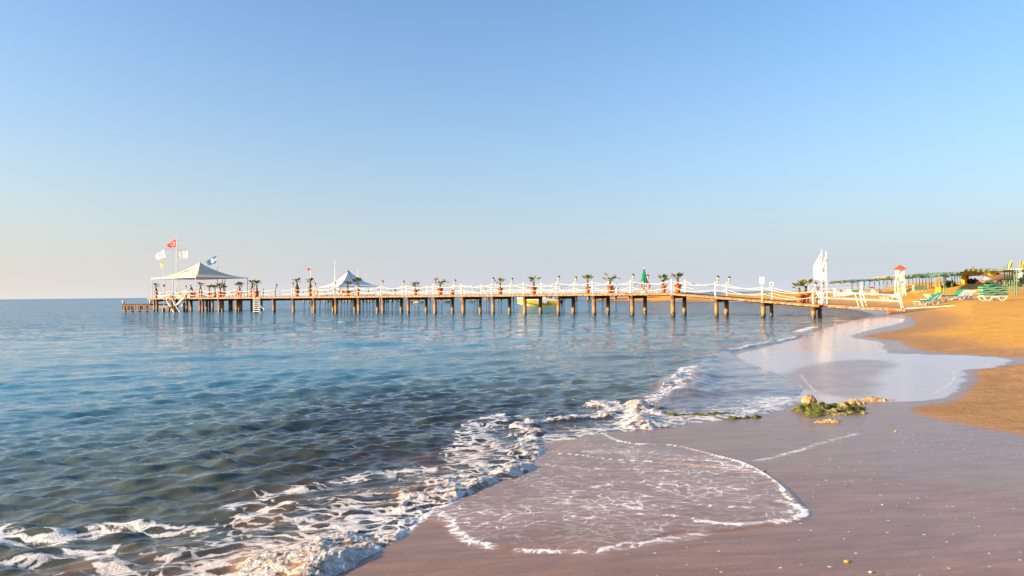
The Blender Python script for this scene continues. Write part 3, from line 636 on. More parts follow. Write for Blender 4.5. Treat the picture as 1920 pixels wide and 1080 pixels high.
for s_ in (-4.9,):
    q = P(s_, .3, 0); MB().box((q.x, q.y, .48), (.16, .16, .36)).build('prop_block', TERRA, gw)

# ================================================================ CANOPY TENTS
def tent(name, label, O_, ax, ay, L_, W_, ze, zp, material, seams, cat='canopy', overhang=0.0, group=None):
    t_ = thing(name, label, cat, O_, 0)
    def q(a, b, z): return Vector((0, 0, z)) + ax * a + ay * b
    c = q(L_ / 2, W_ / 2, zp - O_[2]); z0 = ze - O_[2]; cor = [q(0, 0, z0), q(L_, 0, z0), q(L_, W_, z0), q(0, W_, z0)]
    n = 12
    for k in range(4):
        a, b = cor[k], cor[(k + 1) % 4]; v = []; f = []
        for j in range(n + 1):
            vv = j / n
            for i in range(n + 1):
                p = a.lerp(b, i / n); base = p.lerp(Vector((c.x, c.y, z0)), vv)
                base.z = z0 + (c.z - z0) * (0.35 * vv + 0.65 * vv ** 2.3) - 0.02 * math.sin(math.pi * i / n) * (1 - vv); v.append(base)
        for j in range(n):
            for i in range(n): f.append((j * (n + 1) + i, j * (n + 1) + i + 1, (j + 1) * (n + 1) + i + 1, (j + 1) * (n + 1) + i))
        MB().add(v, f).build('roof_panel', material, t_, True)
        MB().beam(a, b, .10, .12).build('roof_rail', WHITE, t_)
        for u in (0, .5):
            p = a.lerp(b, u); MB().tube([(p.x, p.y, 0), (p.x, p.y, z0 - .05)], .055, 7).build('tent_post', WHITE, t_)
        if seams:
            for u in (0.0, 0.5):
                pts = []
                for j in range(n + 1):
                    vv = j / n; p = a.lerp(b, u).lerp(Vector((c.x, c.y, z0)), vv); p.z = z0 + (c.z - z0) * (0.35 * vv + 0.65 * vv ** 2.3) + .04; pts.append(p)
                MB().tube(pts, .045, 4).build('seam', SEAM, t_)
    MB().lathe([(.16, -.12), (.10, .05), (.03, .12), (.02, .5 if seams else .2), (0, .55 if seams else .22)], c, 8).build('peak_cap', SEAM if seams else CANVAS, t_)
    return t_
tent('canopy_tent', 'large cream peaked canopy over the sea end of the wooden pier', P(76.9, 0.25, 1.95), U, V, 10.5, 8.1, 4.72, 7.0, CANVAS, False)

# ================================================================ SECOND PIER, FARTHER OFF
Q0 = Vector((38.0, 164.0, 0)); QU = (Vector((-58, 190, 0)) - Q0).normalized(); QV = Vector((-QU.y, QU.x, 0)); QV = QV if QV.y > 0 else -QV
QL = (Vector((-58, 190, 0)) - Q0).length
def Q(s, w_, z): return Q0 + QU * s + QV * w_ + Vector((0, 0, z))
def q_at(px, w_=0.0):
    d = ray(px, 550); r = d.x / d.y; b = Q0 + QV * w_; return (b.x - r * b.y) / (r * QU.y - QU.x)
def qz(s): return min(1.9, 0.95 + 0.042 * s)
far = thing('pier', 'second low pier farther away behind the main one', 'pier')
nq = int(QL / 3.3)
for i in range(nq + 1):
    s = i * QL / nq; z = qz(s)
    for w_ in (0.1, 2.9):
        q = Q(s, w_, 0); pile_mb(q.x, q.y, z - .15, min(-1, zh(q.x, q.y) - .3), .2, .08).build('pile', PILE, far, True)
    MB().beam(Q(s, -.1, z - .28), Q(s, 3.1, z - .28), .22, .25).build('cross_beam', BEAM, far)
    for w_ in (-.05, 3.05):
        MB().tube([Q(s, w_, z - .1), Q(s, w_, z + 1.0)], .06, 6).build('railing_post', WHITE, far)
        if i:
            for h in (.95, .5): rope(Q((i - 1) * QL / nq, w_, qz((i - 1) * QL / nq) + h), Q(s, w_, z + h), .2, .035).build('rope', ROPE, far)
    if i: MB().beam(Q((i - 1) * QL / nq, 1.5, qz((i - 1) * QL / nq) - .05), Q(s, 1.5, z - .05), 3.2, .16).build('deck_section', DECK, far)
    if i % 2 == 0:
        e = Q(s, -.05, z + 1.25); MB().lathe([(.05, -.2), (.09, -.1), (.12, .12), (.05, .25), (0, .3)], e, 6).build('lantern', BLACK, far)
sT = q_at(712, 0); 
MB().box(Q(sT + 9, 7.6, 1.85), (18.5, 9, .16), math.atan2(QU.y, QU.x)).build('platform', DECK, far)
for a in np.arange(sT, sT + 18.5, 3.0):
    for w_ in (4.2, 8, 11.6):
        q = Q(a, w_, 0); pile_mb(q.x, q.y, 1.8, -1.5, .2, .05).build('pile', PILE, far, True)
cT = at_d(653.5, 520, 193); a1 = R(40)
tax = Vector((math.cos(a1), math.sin(a1), 0)); tay = Vector((-math.sin(a1), math.cos(a1), 0))
tl = 12.2; o_ = Vector((cT.x, cT.y, 1.9)) - tax * tl / 2 - tay * tl / 2
tent('canopy_tent', 'white peaked marquee with dark seams on the farther pier', o_, tax, tay, tl, tl, 4.5, 9.0, WCANVAS, True)

# ================================================================ PALMS
def fan(base, dirv, L_, rad, spread, n=11, droop=0.2):
    d = dirv.normalized(); side = d.cross(Vector((0, 0, 1)));  side = side.normalized() if side.length > .1 else Vector((1, 0, 0)); nrm = side.cross(d)
    e = base + d * L_; mb = MB().tube([base, base.lerp(e, .5) + nrm * .02, e], [.014, .011, .008], 4)
    for k in range(n):
        a = spread * (k / (n - 1) - .5) * 2; q = (d * math.cos(a) + side * math.sin(a)); ln = rad * (1 - .22 * abs(k / (n - 1) - .5) * 2) * rr.uniform(.88, 1.08)
        wd = side * math.cos(a) * .046 - d * math.sin(a) * .046; m1 = e + q * ln * .55 + nrm * .02; tp = e + q * ln - Vector((0, 0, droop * ln * rr.uniform(.3, 1)))
        mb.add([e, m1 - wd, tp, m1 + wd], [(0, 1, 2, 3)])
    return mb
PALM_CAT = 'palm'
def palm(seed, pot=True, fat=False, tr=0.62, nf=8, yellow=False, upright=0.5, size=1.0):
    g = random.Random(seed); t_ = thing('potted_palm', 'palm', 'palm', (0, 0, 0), 0, 'palms standing on the pier')
    z0 = 0.0
    if pot:
        MB().lathe([(.15, 0), (.17, .02), (.20, .30), (.25, .50), (.295, .54), (.295, .64), (.27, .65), (.25, .60), (0, .58)], (0, 0, 0), 14).build('pot', TERRA, t_, True); z0 = .58
    pr = [(.09, 0), (.085, tr * .3), (.07, tr * .7), (.075, tr)]
    if fat:
        pr = [(.22, 0), (.26, tr * .12), (.24, tr * .35), (.15, tr * .65), (.08, tr * .85), (.07, tr)]
    MB().lathe([(r_ * g.uniform(.94, 1.06), z0 + z_) for r_, z_ in pr], (0, 0, 0), 9).build('trunk', TRUNK, t_, True)
    top = Vector((0, 0, z0 + tr - .03))
    for k in range(nf):
        a = 2.4 * k + g.uniform(-.3, .3); el = R(g.uniform(12, 58)) if g.random() < upright else R(g.uniform(45, 80))
        d = Vector((math.cos(a) * math.cos(el), math.sin(a) * math.cos(el), math.sin(el)))
        fan(top, d, g.uniform(.26, .52) * size, g.uniform(.42, .60) * size, R(34), 11, g.uniform(.05, .35)).build('frond', LEAFY if k % (2 if yellow else 3) == 1 else LEAF, t_)
    MB().lathe([(.06, 0), (.09, .05), (.05, .16), (0, .2)], top, 7).build('crown_shaft', TRUNK, t_)
    return t_
PP = [palm(21, tr=.36, nf=9), palm(5, tr=.36, nf=9, upright=.8), palm(9, tr=.42, nf=7, yellow=True), palm(14, tr=.38, nf=9, upright=.6), palm(33, fat=True, tr=1.0, nf=11, size=.85), palm(40, tr=.62, nf=9, upright=.6)]
palms = [   # photo column, row of the top, cross position, prototype, label
 (779, 526, .9, 0, 'low spreading palm in a terracotta pot left of the lone empty pot on the pier'),
 (825.5, 520, .9, 1, 'wide palm in a terracotta pot just left of the small empty pot'),
 (938, 519, .9, 2, 'small narrow palm in a squat pot left of the motor boat bow'),
 (1001, 514.5, .9, 2, 'palm with two upright leaves in a terracotta pot above the yellow boat'),
 (1102, 513, .9, 5, 'short upright palm in a pot beside a white post, left of the crate'),
 (1144, 511.5, .9, 1, 'palm in a terracotta pot directly left of the white crate on the pier'),
 (1244, 512, .9, 0, 'palm in a flared pot right of the green parasol, nearer to it of two'),
 (1271, 509, .9, 3, 'palm in a flared pot at the top of the pier ramp'),
 (1499, 525, .9, 2, 'left palm of the pair low on the pier ramp'),
 (1511, 521, 1.3, 3, 'right palm with upright yellow leaves in the pair low on the pier ramp'),
 (557, 520, .8, 4, 'palm with a thick brown trunk left of the small red flag'),
 (582, 520, .8, 4, 'palm with a thick brown trunk in front of the small red flag pole'),
 (652, 525, .9, 5, 'slim palm standing in front of the peak of the white marquee'),
 (670, 519, .9, 5, 'taller leaning palm in front of the right slope of the white marquee'),
 (473, 523, .8, 4, 'thick trunked palm left of the white swim ladder on the pier'),
 (481.5, 524, 1.6, 5, 'slim palm directly above the white swim ladder'),
 (292.5, 530, .9, 4, 'lone palm with a thick trunk at the outermost corner of the pier'),
 (376, 528, 1.2, 4, 'palm with a dark bushy crown right of the person under the cream canopy'),
 (392.5, 532.5, 1.4, 5, 'short palm under the cream canopy beside an orange life ring'),
 (403, 533, 4.5, 5, 'thin dark palm farther back under the middle of the cream canopy'),
 (413, 528, 1.4, 0, 'palm in a pot under the cream canopy with one leaf pointing straight up'),
 (420, 534, 6.5, 5, 'small dark palm at the back of the platform under the cream canopy'),
 (449, 527.5, 1.6, 5, 'palm at the right end of the cream canopy above two life rings')]
first = set()
for px, top, w_, k, lb in palms:
    s = s_at(px, w_); zt = px_h(px, top, w_, s); pr = PP[k]
    H0 = max((c.data.vertices[i].co.z for c in kids(pr) for i in range(len(c.data.vertices))), default=2) if 'H' not in pr else pr['H']
    pr['H'] = H0; sc_ = max(.55, min(1.5, zt / H0)); loc = P(s, w_, deck_z(s)); rz = rr.random() * 6.28
    if k not in first: pr.location = loc; pr.rotation_euler = (0, 0, rz); pr.scale = (sc_,) * 3; pr['label'] = lb; first.add(k)
    else: copy_tree(pr, loc, rz, lb, sc_)
for pr in PP: del pr['H']
for c in list(C.objects):
    if 'H' in c: del c['H']
s = s_at(848, .9); pot = MB().lathe([(.15, 0), (.17, .02), (.21, .26), (.26, .42), (.26, .50), (.23, .50), (.21, .44), (0, .42)], (0, 0, 0), 14).build('flower_pot', TERRA, None, True, P(s, .9, 1.95))
tag(pot, 'small empty terracotta pot on the pier left of a white post', 'flower pot')
# palms on the farther pier
for px, w_, sc_, lb in ((741, 1.5, .95, 'tiny dark palm on the far pier right of the marquee'), (785, 1.5, .9, 'tiny palm on the far pier behind a terracotta pot')):
    s = q_at(px, w_); o = copy_tree(PP[5], Q(s, w_, qz(s)), 1.0, lb, sc_); o['group'] = 'palms on the farther pier'

# ================================================================ THINGS ON THE PIER
def ring(loc, R_, tilt, rz, lb, r=.09):
    t_ = thing('life_ring', lb, 'life ring', loc, rz, 'orange life rings hung on the pier')
    MB().torus((0, 0, 0), R_, r, tilt, 0, n=20, k=8).build('ring', ORANGE, t_, True)
    for k in range(4):
        a = k * math.pi / 2 + .5; MB().torus((0, 0, 0), R_, r * 1.06, tilt, 0, a, a + .28, 4, 8).build('white_band', WHITE, t_, True)
ring(P(s_at(1210.5, 1.8), 1.8, 1.95 + .62), .36, 0, .1, 'orange life ring hung on the pole of the closed green parasol')
for px, w_, h, lb in ((361, .05, .55, 'orange life ring on the post by the standing person'), (393.5, .0, .42, 'orange life ring on the second railing post from the stairs'), (442, .3, .55, 'left of the two life rings under the right end of the cream canopy'), (449, -.15, .38, 'right of the two life rings under the right end of the cream canopy'),
                      (592, -.05, .42, 'orange life ring on a railing post between the red flag and the marquee'), (639, -.05, .5, 'orange life ring seen in front of the left half of the white marquee')):
    s = s_at(px, w_); ring(P(s, w_, 1.95 + h), .31, 0, RZ, lb)
# closed green parasol
s = s_at(1208, 1.8); b = P(s, 1.8, 1.95); um = thing('parasol', 'closed green parasol standing on the pier', 'parasol', b)
MB().tube([(0, 0, 0), (0, 0, 2.25)], .035, 8).build('pole', WHITE, um)
n = 16; v = []; f = []
for z_, r_ in ((1.02, .30), (1.05, .31), (1.5, .19), (1.95, .08), (2.16, .03)):
    for k in range(n): a = 2 * math.pi * k / n; q = r_ * (1 if k % 2 else .72); v.append((q * math.cos(a), q * math.sin(a), z_ - (.04 if k % 2 and z_ < 1.1 else 0)))
for i in range(4):
    for k in range(n): f.append((i * n + k, i * n + (k + 1) % n, (i + 1) * n + (k + 1) % n, (i + 1) * n + k))
MB().add(v, f + [tuple(range(4 * n, 5 * n))]).build('canopy', PARG, um); MB().lathe([(.04, 2.14), (.03, 2.2), (0, 2.27)], (0, 0, 0), 8).build('finial', WHITE, um)
MB().lathe([(.26, 0), (.28, .05), (.24, .10), (.06, .12), (0, .12)], (0, 0, 0), 14).build('base', WHITE, um)
# white crate on the deck and steel pool rail
s = s_at(1154.5, 1.2); cr = thing('plastic_crate', 'white openwork plastic crate beside the palm on the pier', 'crate', P(s, 1.2, 1.95), RZ)
for x_ in (-.19, .19): MB().box((x_, 0, .26), (.04, .36, .52)).build('side_panel', PLASTIC, cr)
for k, z_ in enumerate((.05, .22, .36, .49)): MB().box((0, -.17, z_), (.36, .03, .06)).build('slat', PLASTIC, cr); MB().box((0, .17, z_), (.36, .03, .06)).build('slat', PLASTIC, cr)
for s2, lb in ((s_at(1197, 2.6), 'pair of steel ladder hoops on the pier left of the green parasol'),):
    ld = thing('ladder_rail', lb, 'ladder', P(s2, 2.6, 1.95), RZ)
    for y_ in (-.3, .3):
        MB().tube([(-.16 + y_ * .6, 0, 0), (-.14 + y_ * .6, 0, .6), (-.05 + y_ * .6, 0, .86), (.05 + y_ * .6, 0, .86), (.14 + y_ * .6, 0, .6), (.17 + y_ * .6, 0, 0)], .025, 6).build('hoop', GREY, ld)
    for z_ in (.2, .45): MB().tube([(-.34, 0, z_), (.36, 0, z_)], .018, 6).build('rung', GREY, ld)
# blank white sign and flood light on the ramp posts
s = STEP; b = P(s, -.13, deck_z(s) + 1.05); sg = thing('sign', 'blank white rectangular sign above the ramp railing', 'sign', b, RZ)
MB().box((0, -.04, .48), (.34, .03, .48)).build('board', WHITE, sg); MB().tube([(0, 0, 0), (0, 0, .7)], .03, 6).build('post', WHITE, sg)
b = P(s, WID + .1, deck_z(s) + 1.1); fl = thing('floodlight', 'white square floodlight with a dark middle on the far ramp railing', 'floodlight', b, RZ)
MB().box((0, 0, .17), (.30, .12, .28)).build('housing', WHITE, fl); MB().box((0, -.07, .12), (.12, .03, .12)).build('lamp_face', BLACK, fl)
# white swim ladder
sl_, sr_ = s_at(488, -.2), s_at(483, -.2); ld = thing('swim_ladder', 'white broad swim ladder leaning from the pier into the sea', 'ladder')
sA_ = s_at(481, -.3); A1, A2 = P(s_at(476.5, -.3), -.35, 1.85), P(s_at(487.5, -.3), -.35, 1.85)
B1, B2 = P(s_at(466, -2), -1.3, -.15), P(s_at(478, -2), -1.3, -.15)
for a, b in ((A1, B1), (A2, B2)): MB().beam(a, b, .10, .08).build('side_rail', WHITE, ld)
for k in range(8): u = (k + .6) / 8; MB().beam(A1.lerp(B1, u), A2.lerp(B2, u), .16, .05).build('step', WHITE, ld)
for a in (A1, A2): MB().tube([a, a + Vector((0, 0, 1.0))], .06, 6).build('grab_post', WHITE, ld)
MB().tube([A2.lerp(B2, .45), A2.lerp(B2, .75) + Vector((.55, 0, 0)), A2.lerp(B2, .95)], .04, 5).build('side_brace', WHITE, ld)
# stairs at the sea end
st = thing('stairs', 'white railed stairs down to the water at the sea end of the pier', 'stairs')
w0 = -.25; T1 = P(s_at(350, w0), w0, 1.95); T0 = P(s_at(333, w0), w0, .75)
for k in range(6):
    u = (k + .5) / 6; q = T0.lerp(T1, u); MB().box((q.x, q.y, q.z), (.34, .9, .05), RZ).build('tread', ROPE, st)
for off in (-.45, .45):
    MB().beam(T0 + V * off, T1 + V * off, .05, .2).build('stringer', WHITE, st)
    MB().tube([T0 + V * off + Vector((0, 0, .9)), T1 + V * off + Vector((0, 0, .95))], .035, 6).build('handrail', WHITE, st)
    for u in (0, .5, 1): q = T0.lerp(T1, u) + V * off; MB().tube([q, q + Vector((0, 0, .93))], .03, 6).build('baluster', WHITE, st)
q0 = T0 - Vector((0, 0, .08)); 
for (xa, xb, off) in ((311, 326, -.5), (322, 337, -.5), (311, 328, -1.3), (322, 339, -1.3)):
    a = P(s_at(xa, w0 + off), w0 + off, 1.75); b = P(s_at(xb, w0 + off), w0 + off, -.2)
    MB().beam(a, b, .09, .06).build('ladder_rail', WHITE, st); MB().tube([a, a + U * .0 + Vector((0, 0, .05)), a + U * .5 + Vector((0, 0, .05)), a + U * .5 - Vector((0, 0, 1.0))], .035, 6).build('grab_rail', WHITE, st)
for k in range(6):
    u = (k + .5) / 6; a = P(s_at(311, w0 - .5), w0 - .5, 1.75).lerp(P(s_at(326, w0 - .5), w0 - .5, -.2), u); b = P(s_at(311, w0 - 1.3), w0 - 1.3, 1.75).lerp(P(s_at(326, w0 - 1.3), w0 - 1.3, -.2), u)
    MB().beam(a, b, .12, .04).build('rung', WHITE, st)
MB().beam(P(s_at(322, w0), w0 - 1, .72), P(s_at(337, w0), w0 - 1, .72), 1.6, .1).build('landing', FASCIA, st)
for px in (318, 339): q = P(s_at(px, w0), w0 - .9, 0); pile_mb(q.x, q.y, .68, -1.4, .19, 0).build('pile', PILE, st, True)
# low landing stage off the end
ls = thing('landing_stage', 'low rusty orange landing stage with open framed side at the far left', 'landing stage')
Yl = 98.5
def L_(px, dy, z): d = ray(px, 550); return Vector((d.x * (Yl + dy), Yl + dy, z))
a, b = 229, 282.5
for dy in (0, 3.0):
    MB().beam(L_(a, dy, .98), L_(b, dy, .98), .12, .22).build('side_beam', FASCIA, ls); MB().beam(L_(a, dy, .22), L_(b, dy, .22), .12, .12).build('side_beam', FASCIA, ls)
    for k in range(14): x_ = a + (b - a) * (k / 13); MB().beam(L_(x_, dy, .25), L_(x_, dy, .9), .11 + (.12 if k in (3, 9) else 0), .11).build('upright', FASCIA if k not in (3, 9) else BEAM, ls)
    for k in range(4): x_ = a + 6 + k * 13.6; pile_mb(L_(x_, dy + .25, 0).x, L_(x_, dy + .25, 0).y, .85, -1.6, .15, 0).build('pile', PILE, ls, True)
n = 30
for k in range(n): x_ = a + (b - a) * (k + .5) / n; MB().beam(L_(x_, -.1, 1.1), L_(x_, 3.1, 1.1), .13, .04).build('plank', DECK, ls)
MB().beam(L_(283, 1.0, .98), L_(313, 1.0, .98), .9, .14).build('walkway', BEAM, ls)
MB().beam(L_(283, .5, 1.07), L_(313, .5, 1.07), .12, .05).build('walkway_edge', FASCIA, ls)
for px, lb in ((231.7, 'white mooring bollard at the outer end of the landing stage'), (282, 'white mooring bollard at the inner end of the landing stage')):
    o = MB().lathe([(.14, 0), (.13, .25), (.20, .30), (.19, .42), (.05, .50), (0, .52)], (0, 0, 0), 12).build('bollard', WHITE, None, True, L_(px, .3, 1.12)); tag(o, lb, 'bollard', 'bollards on the landing stage')

# ================================================================ FLAGS
def flagpole(lb, px, ytop, w_, yard=None, px2=None, r=.06, name='flagpole', s=None, P_=P, sfun=s_at, zb=1.95, cat='flagpole'):
    s = sfun(px2 or px, w_); b = P_(s, w_, zb); d = ray(px, ytop); top = Vector((d.x * b.y, b.y, EYE + d.z * b.y))
    t_ = thing(name, lb, cat, b)
    MB().tube([(0, 0, 0), (top - b) * .5, top - b], [r, r * .8, r * .6], 8).build('pole', WHITE, t_); MB().lathe([(0.0, -.01), (r, .05), (0, .14)], top - b, 8).build('finial', WHITE, t_)
    MB().box((0, 0, .06), (.3, .3, .12)).build('base_plate', WHITE, t_)
    if yard:
        (xa, ya), (xb, yb), (xc, yc) = yard; pa, pb, pc = (at_d(x_, y_, b.y) - b for x_, y_ in ((xa, ya), (xb, yb), (xc, yc)))
        MB().tube([pa, pb], .025, 5).build('yardarm', GREY, t_)
        for e in (pa.lerp(pc, .5), pb.lerp(pc, .5)): e.z = (pa.z + pb.z) / 2; MB().tube([e, pc], .018, 5).build('stay', GREY, t_)
    return b.y
def flag(lb, corners, Y, material, emblem=None, ripple=.10, nr=2.0, group='flags flying over the pier end', nm='flag'):
    A_, B_, C_, D_ = (at_d(x_, y_, Y) for x_, y_ in corners)      # hoist top, fly top, fly bottom, hoist bottom
    def sf(u, v_):
        p = A_.lerp(B_, u).lerp(D_.lerp(C_, u), v_); p.y += ripple * u ** .6 * math.sin(u * nr * 6.28 + v_ * 1.3) ; k_ = 1 + u * .55 * (B_ - A_).length / Y; p = Vector((p.x * k_, p.y * k_, EYE + (p.z - EYE) * k_)); p.z -= .04 * math.sin(u * 9 + v_) * u; return p
    n = 14; v = [sf(i / n, j / n) for j in range(n + 1) for i in range(n + 1)]
    f = [(j * (n + 1) + i, j * (n + 1) + i + 1, (j + 1) * (n + 1) + i + 1, (j + 1) * (n + 1) + i) for j in range(n) for i in range(n)]
    ctr = sum(v, Vector()) / len(v); t_ = thing(nm, lb, 'flag', A_, 0, group)
    MB().add([p - A_ for p in v], f).build('cloth', material, t_, True)
    for poly, em in (emblem or []):         # poly: triangles in (u, v)
        for side in (-1, 1):
            vv = [sf(u, v_) + Vector((0, side * .012, 0)) - A_ for tri in poly for u, v_ in tri]
            MB().add(vv, [(3 * k, 3 * k + 1, 3 * k + 2) for k in range(len(poly))]).build('emblem', em, t_)
def disc(cu, cv, ru, rv, a0=0, a1=6.2832, n=20, inner=None):
    tr = []
    for k in range(n):
        a, b = a0 + (a1 - a0) * k / n, a0 + (a1 - a0) * (k + 1) / n
        p, q = (cu + ru * math.cos(a), cv + rv * math.sin(a)), (cu + ru * math.cos(b), cv + rv * math.sin(b))
        if inner:
            iu, iv, ju, jv = inner; p2, q2 = (iu + ju * math.cos(a), iv + jv * math.sin(a)), (iu + ju * math.cos(b), iv + jv * math.sin(b)); tr += [(p, q, q2), (p, q2, p2)]
        else: tr.append(((cu, cv), p, q))
    return tr
def star(cu, cv, ru, rv, rot=0):
    pt = [(cu + (ru if k % 2 == 0 else ru * .40) * math.cos(rot + k * math.pi / 5), cv + (rv if k % 2 == 0 else rv * .40) * math.sin(rot + k * math.pi / 5)) for k in range(10)]
    return [((cu, cv), pt[k], pt[(k + 1) % 10]) for k in range(10)]
Yf = flagpole('tall white flagpole with a crossbar behind the cream canopy', 331, 444.5, 6.8, ((306.7, 465.8), (352.5, 468.7), (331, 475)), r=.08)
flag('red national flag with a white crescent and star on top of the tallest pole', [(330, 447.5), (312, 459.8), (315.5, 464), (329.7, 464)], Yf, RED,
     [(disc(.36, .47, .21, .30, .55, 5.73, 26, (.40, .47, .165, .235)), FLAGW), (star(.60, .47, .09, .13, math.pi), FLAGW)], .12)
flag('white flag with a small brown crest hanging off the left arm of the crossbar', [(307, 467.5), (289, 480), (293, 487.6), (310.5, 482)], Yf, FLAGW, [(disc(.55, .35, .06, .12), TERRA)], .25, 1.3)
flag('white flag with a thin red scribble off the right arm of the crossbar', [(352, 469.3), (336, 473.5), (335.5, 484), (350.8, 484)], Yf, FLAGW,
     [([((.2, .55), (.85, .85), (.85, .93)), ((.45, .3), (.9, .45), (.9, .55)), ((.5, .62), (.95, .3), (.95, .36))], ORANGE)], .12)
Yf = flagpole('slim white pole carrying a tiny red and yellow flag at the pier edge', 306, 487.5, .5, None, 308, .045)
flag('tiny red and yellow lifeguard flag on the slim pole', [(305.6, 489.5), (300, 496), (300.5, 502.5), (305, 498)], Yf, YELL, [([((0.02, 0), (1, 0), (1, .45)), ((0.02, 0), (1, .45), (.02, .45))], RED)], .05, 1.0)
bu = MB().lathe([(0, -.2), (.12, -.12), (.17, 0), (.12, .12), (0, .2)], (0, 0, 0), 10).build('marker_buoy', RED, None, True, at_d(307.4, 535.3, Yf - .12)); tag(bu, 'small dark red float tied on the slim pole', 'float')
Yf = flagpole('white flagpole carrying the blue flag right of the canopy peak', 406.6, 475, 6.0, None, 408.3, .06)
flag('blue beach award flag with a white round emblem', [(406.3, 477.8), (385.8, 490.3), (389.5, 498), (405.8, 493.5)], Yf, BLUE,
     [(disc(.42, .48, .17, .34), FLAGW), ([((.08, .35), (.3, .5), (.02, .6)), ((.3, .5), (.3, .6), (.02, .7))], FLAGW)], .12)
Yf = flagpole('thin white pole with a small red flag on the far pier', 582.5, 501.5, 1.5, r=.09, P_=Q, sfun=q_at, zb=1.9)
flag('small red flag flying over the farther pier', [(582.2, 502.3), (576, 502.8), (576.5, 507.5), (582.2, 506.5)], Yf, RED, None, .08, group='flags on the far pier')
flagpole('bare white mast with a short crosstree behind the white marquee', 628.3, 488, 9.0, ((620.5, 496.2), (635.5, 496.5), (628.3, 500)), r=.16, P_=Q, sfun=q_at, zb=1.9, name='mast', cat='mast')
flagpole('shorter bare white mast right of the marquee peak', 671.5, 503.5, 9.5, r=.13, P_=Q, sfun=q_at, zb=1.9, name='mast', cat='mast')
# two tall banner flags where the ramp meets the gangway
def banner(lb, px, ytop, w_, prof, embl, px2=None):
    s = s_at(px2 or px, w_); b = P(s, w_, deck_z(max(s, 0))); d = ray(px, ytop); top = Vector((d.x * b.y, b.y, EYE + d.z * b.y))
    t_ = thing('banner_flag', lb, 'banner flag', b, 0, 'tall white banner flags at the end of the ramp')
    MB().tube([(0, 0, 0), top - b], [.06, .045], 8).build('pole', WHITE, t_)
    rows = len(prof) - 1; v = []; n = 8
    for (y_, xl, xr, dd) in prof:
        for i in range(n + 1):
            x_ = xl + (xr - xl) * i / n; p = at_d(x_, y_, b.y) - b; p.y += .45 * dd * math.sin(i * 1.25 + y_ * .12) ; k_ = 1 + .8 * (at_d(xr, y_, b.y) - at_d(x_, y_, b.y)).length / b.y; p += b; p = Vector((p.x * k_, p.y * k_, EYE + (p.z - EYE) * k_)) - b; v.append(p)
    f = [(j * (n + 1) + i, j * (n + 1) + i + 1, (j + 1) * (n + 1) + i + 1, (j + 1) * (n + 1) + i) for j in range(rows) for i in range(n)]
    MB().add(v, f).build('cloth', FLAGW, t_, True)
    for pts, em in embl:
        q = [at_d(x_, y_, b.y) - b + Vector((0, -.10, 0)) for x_, y_ in pts]; q2 = [p + Vector((0, -.01, 0)) for p in q]
        MB().add(q, [tuple(range(len(q)))]).build('emblem', em, t_)
banner('left tall white banner flag with a pale brown stripe by the ramp', 1541, 467.5, .1, [(474, 1540, 1541, 0), (482, 1535.5, 1541, .08), (492, 1529, 1541, .16), (500, 1524.5, 1541, .2), (512, 1523.5, 1541, .2), (523.5, 1524, 1541, .2)],
       [([(1539, 478), (1539.5, 481), (1535.5, 488), (1535, 486)], TERRA), ], 1541)
banner('right tall white banner flag with an orange emblem at the end of the pier ramp', 1549.5, 472, 1.6, [(478, 1548.5, 1550.5, .02), (488, 1545.5, 1551, .12), (496, 1543, 1551.2, .16), (505, 1541.5, 1551.4, .2), (515, 1535, 1551.4, .2), (525.5, 1533.5, 1550.5, .2)],
       [([(1550, 484), (1551, 488.5), (1548, 489.5), (1547, 491.5), (1545.2, 490.5), (1547.5, 488)], ORANGE), ([(1545, 504), (1545.8, 508), (1542, 512), (1542.5, 506)], DRIED)], 1550.5)

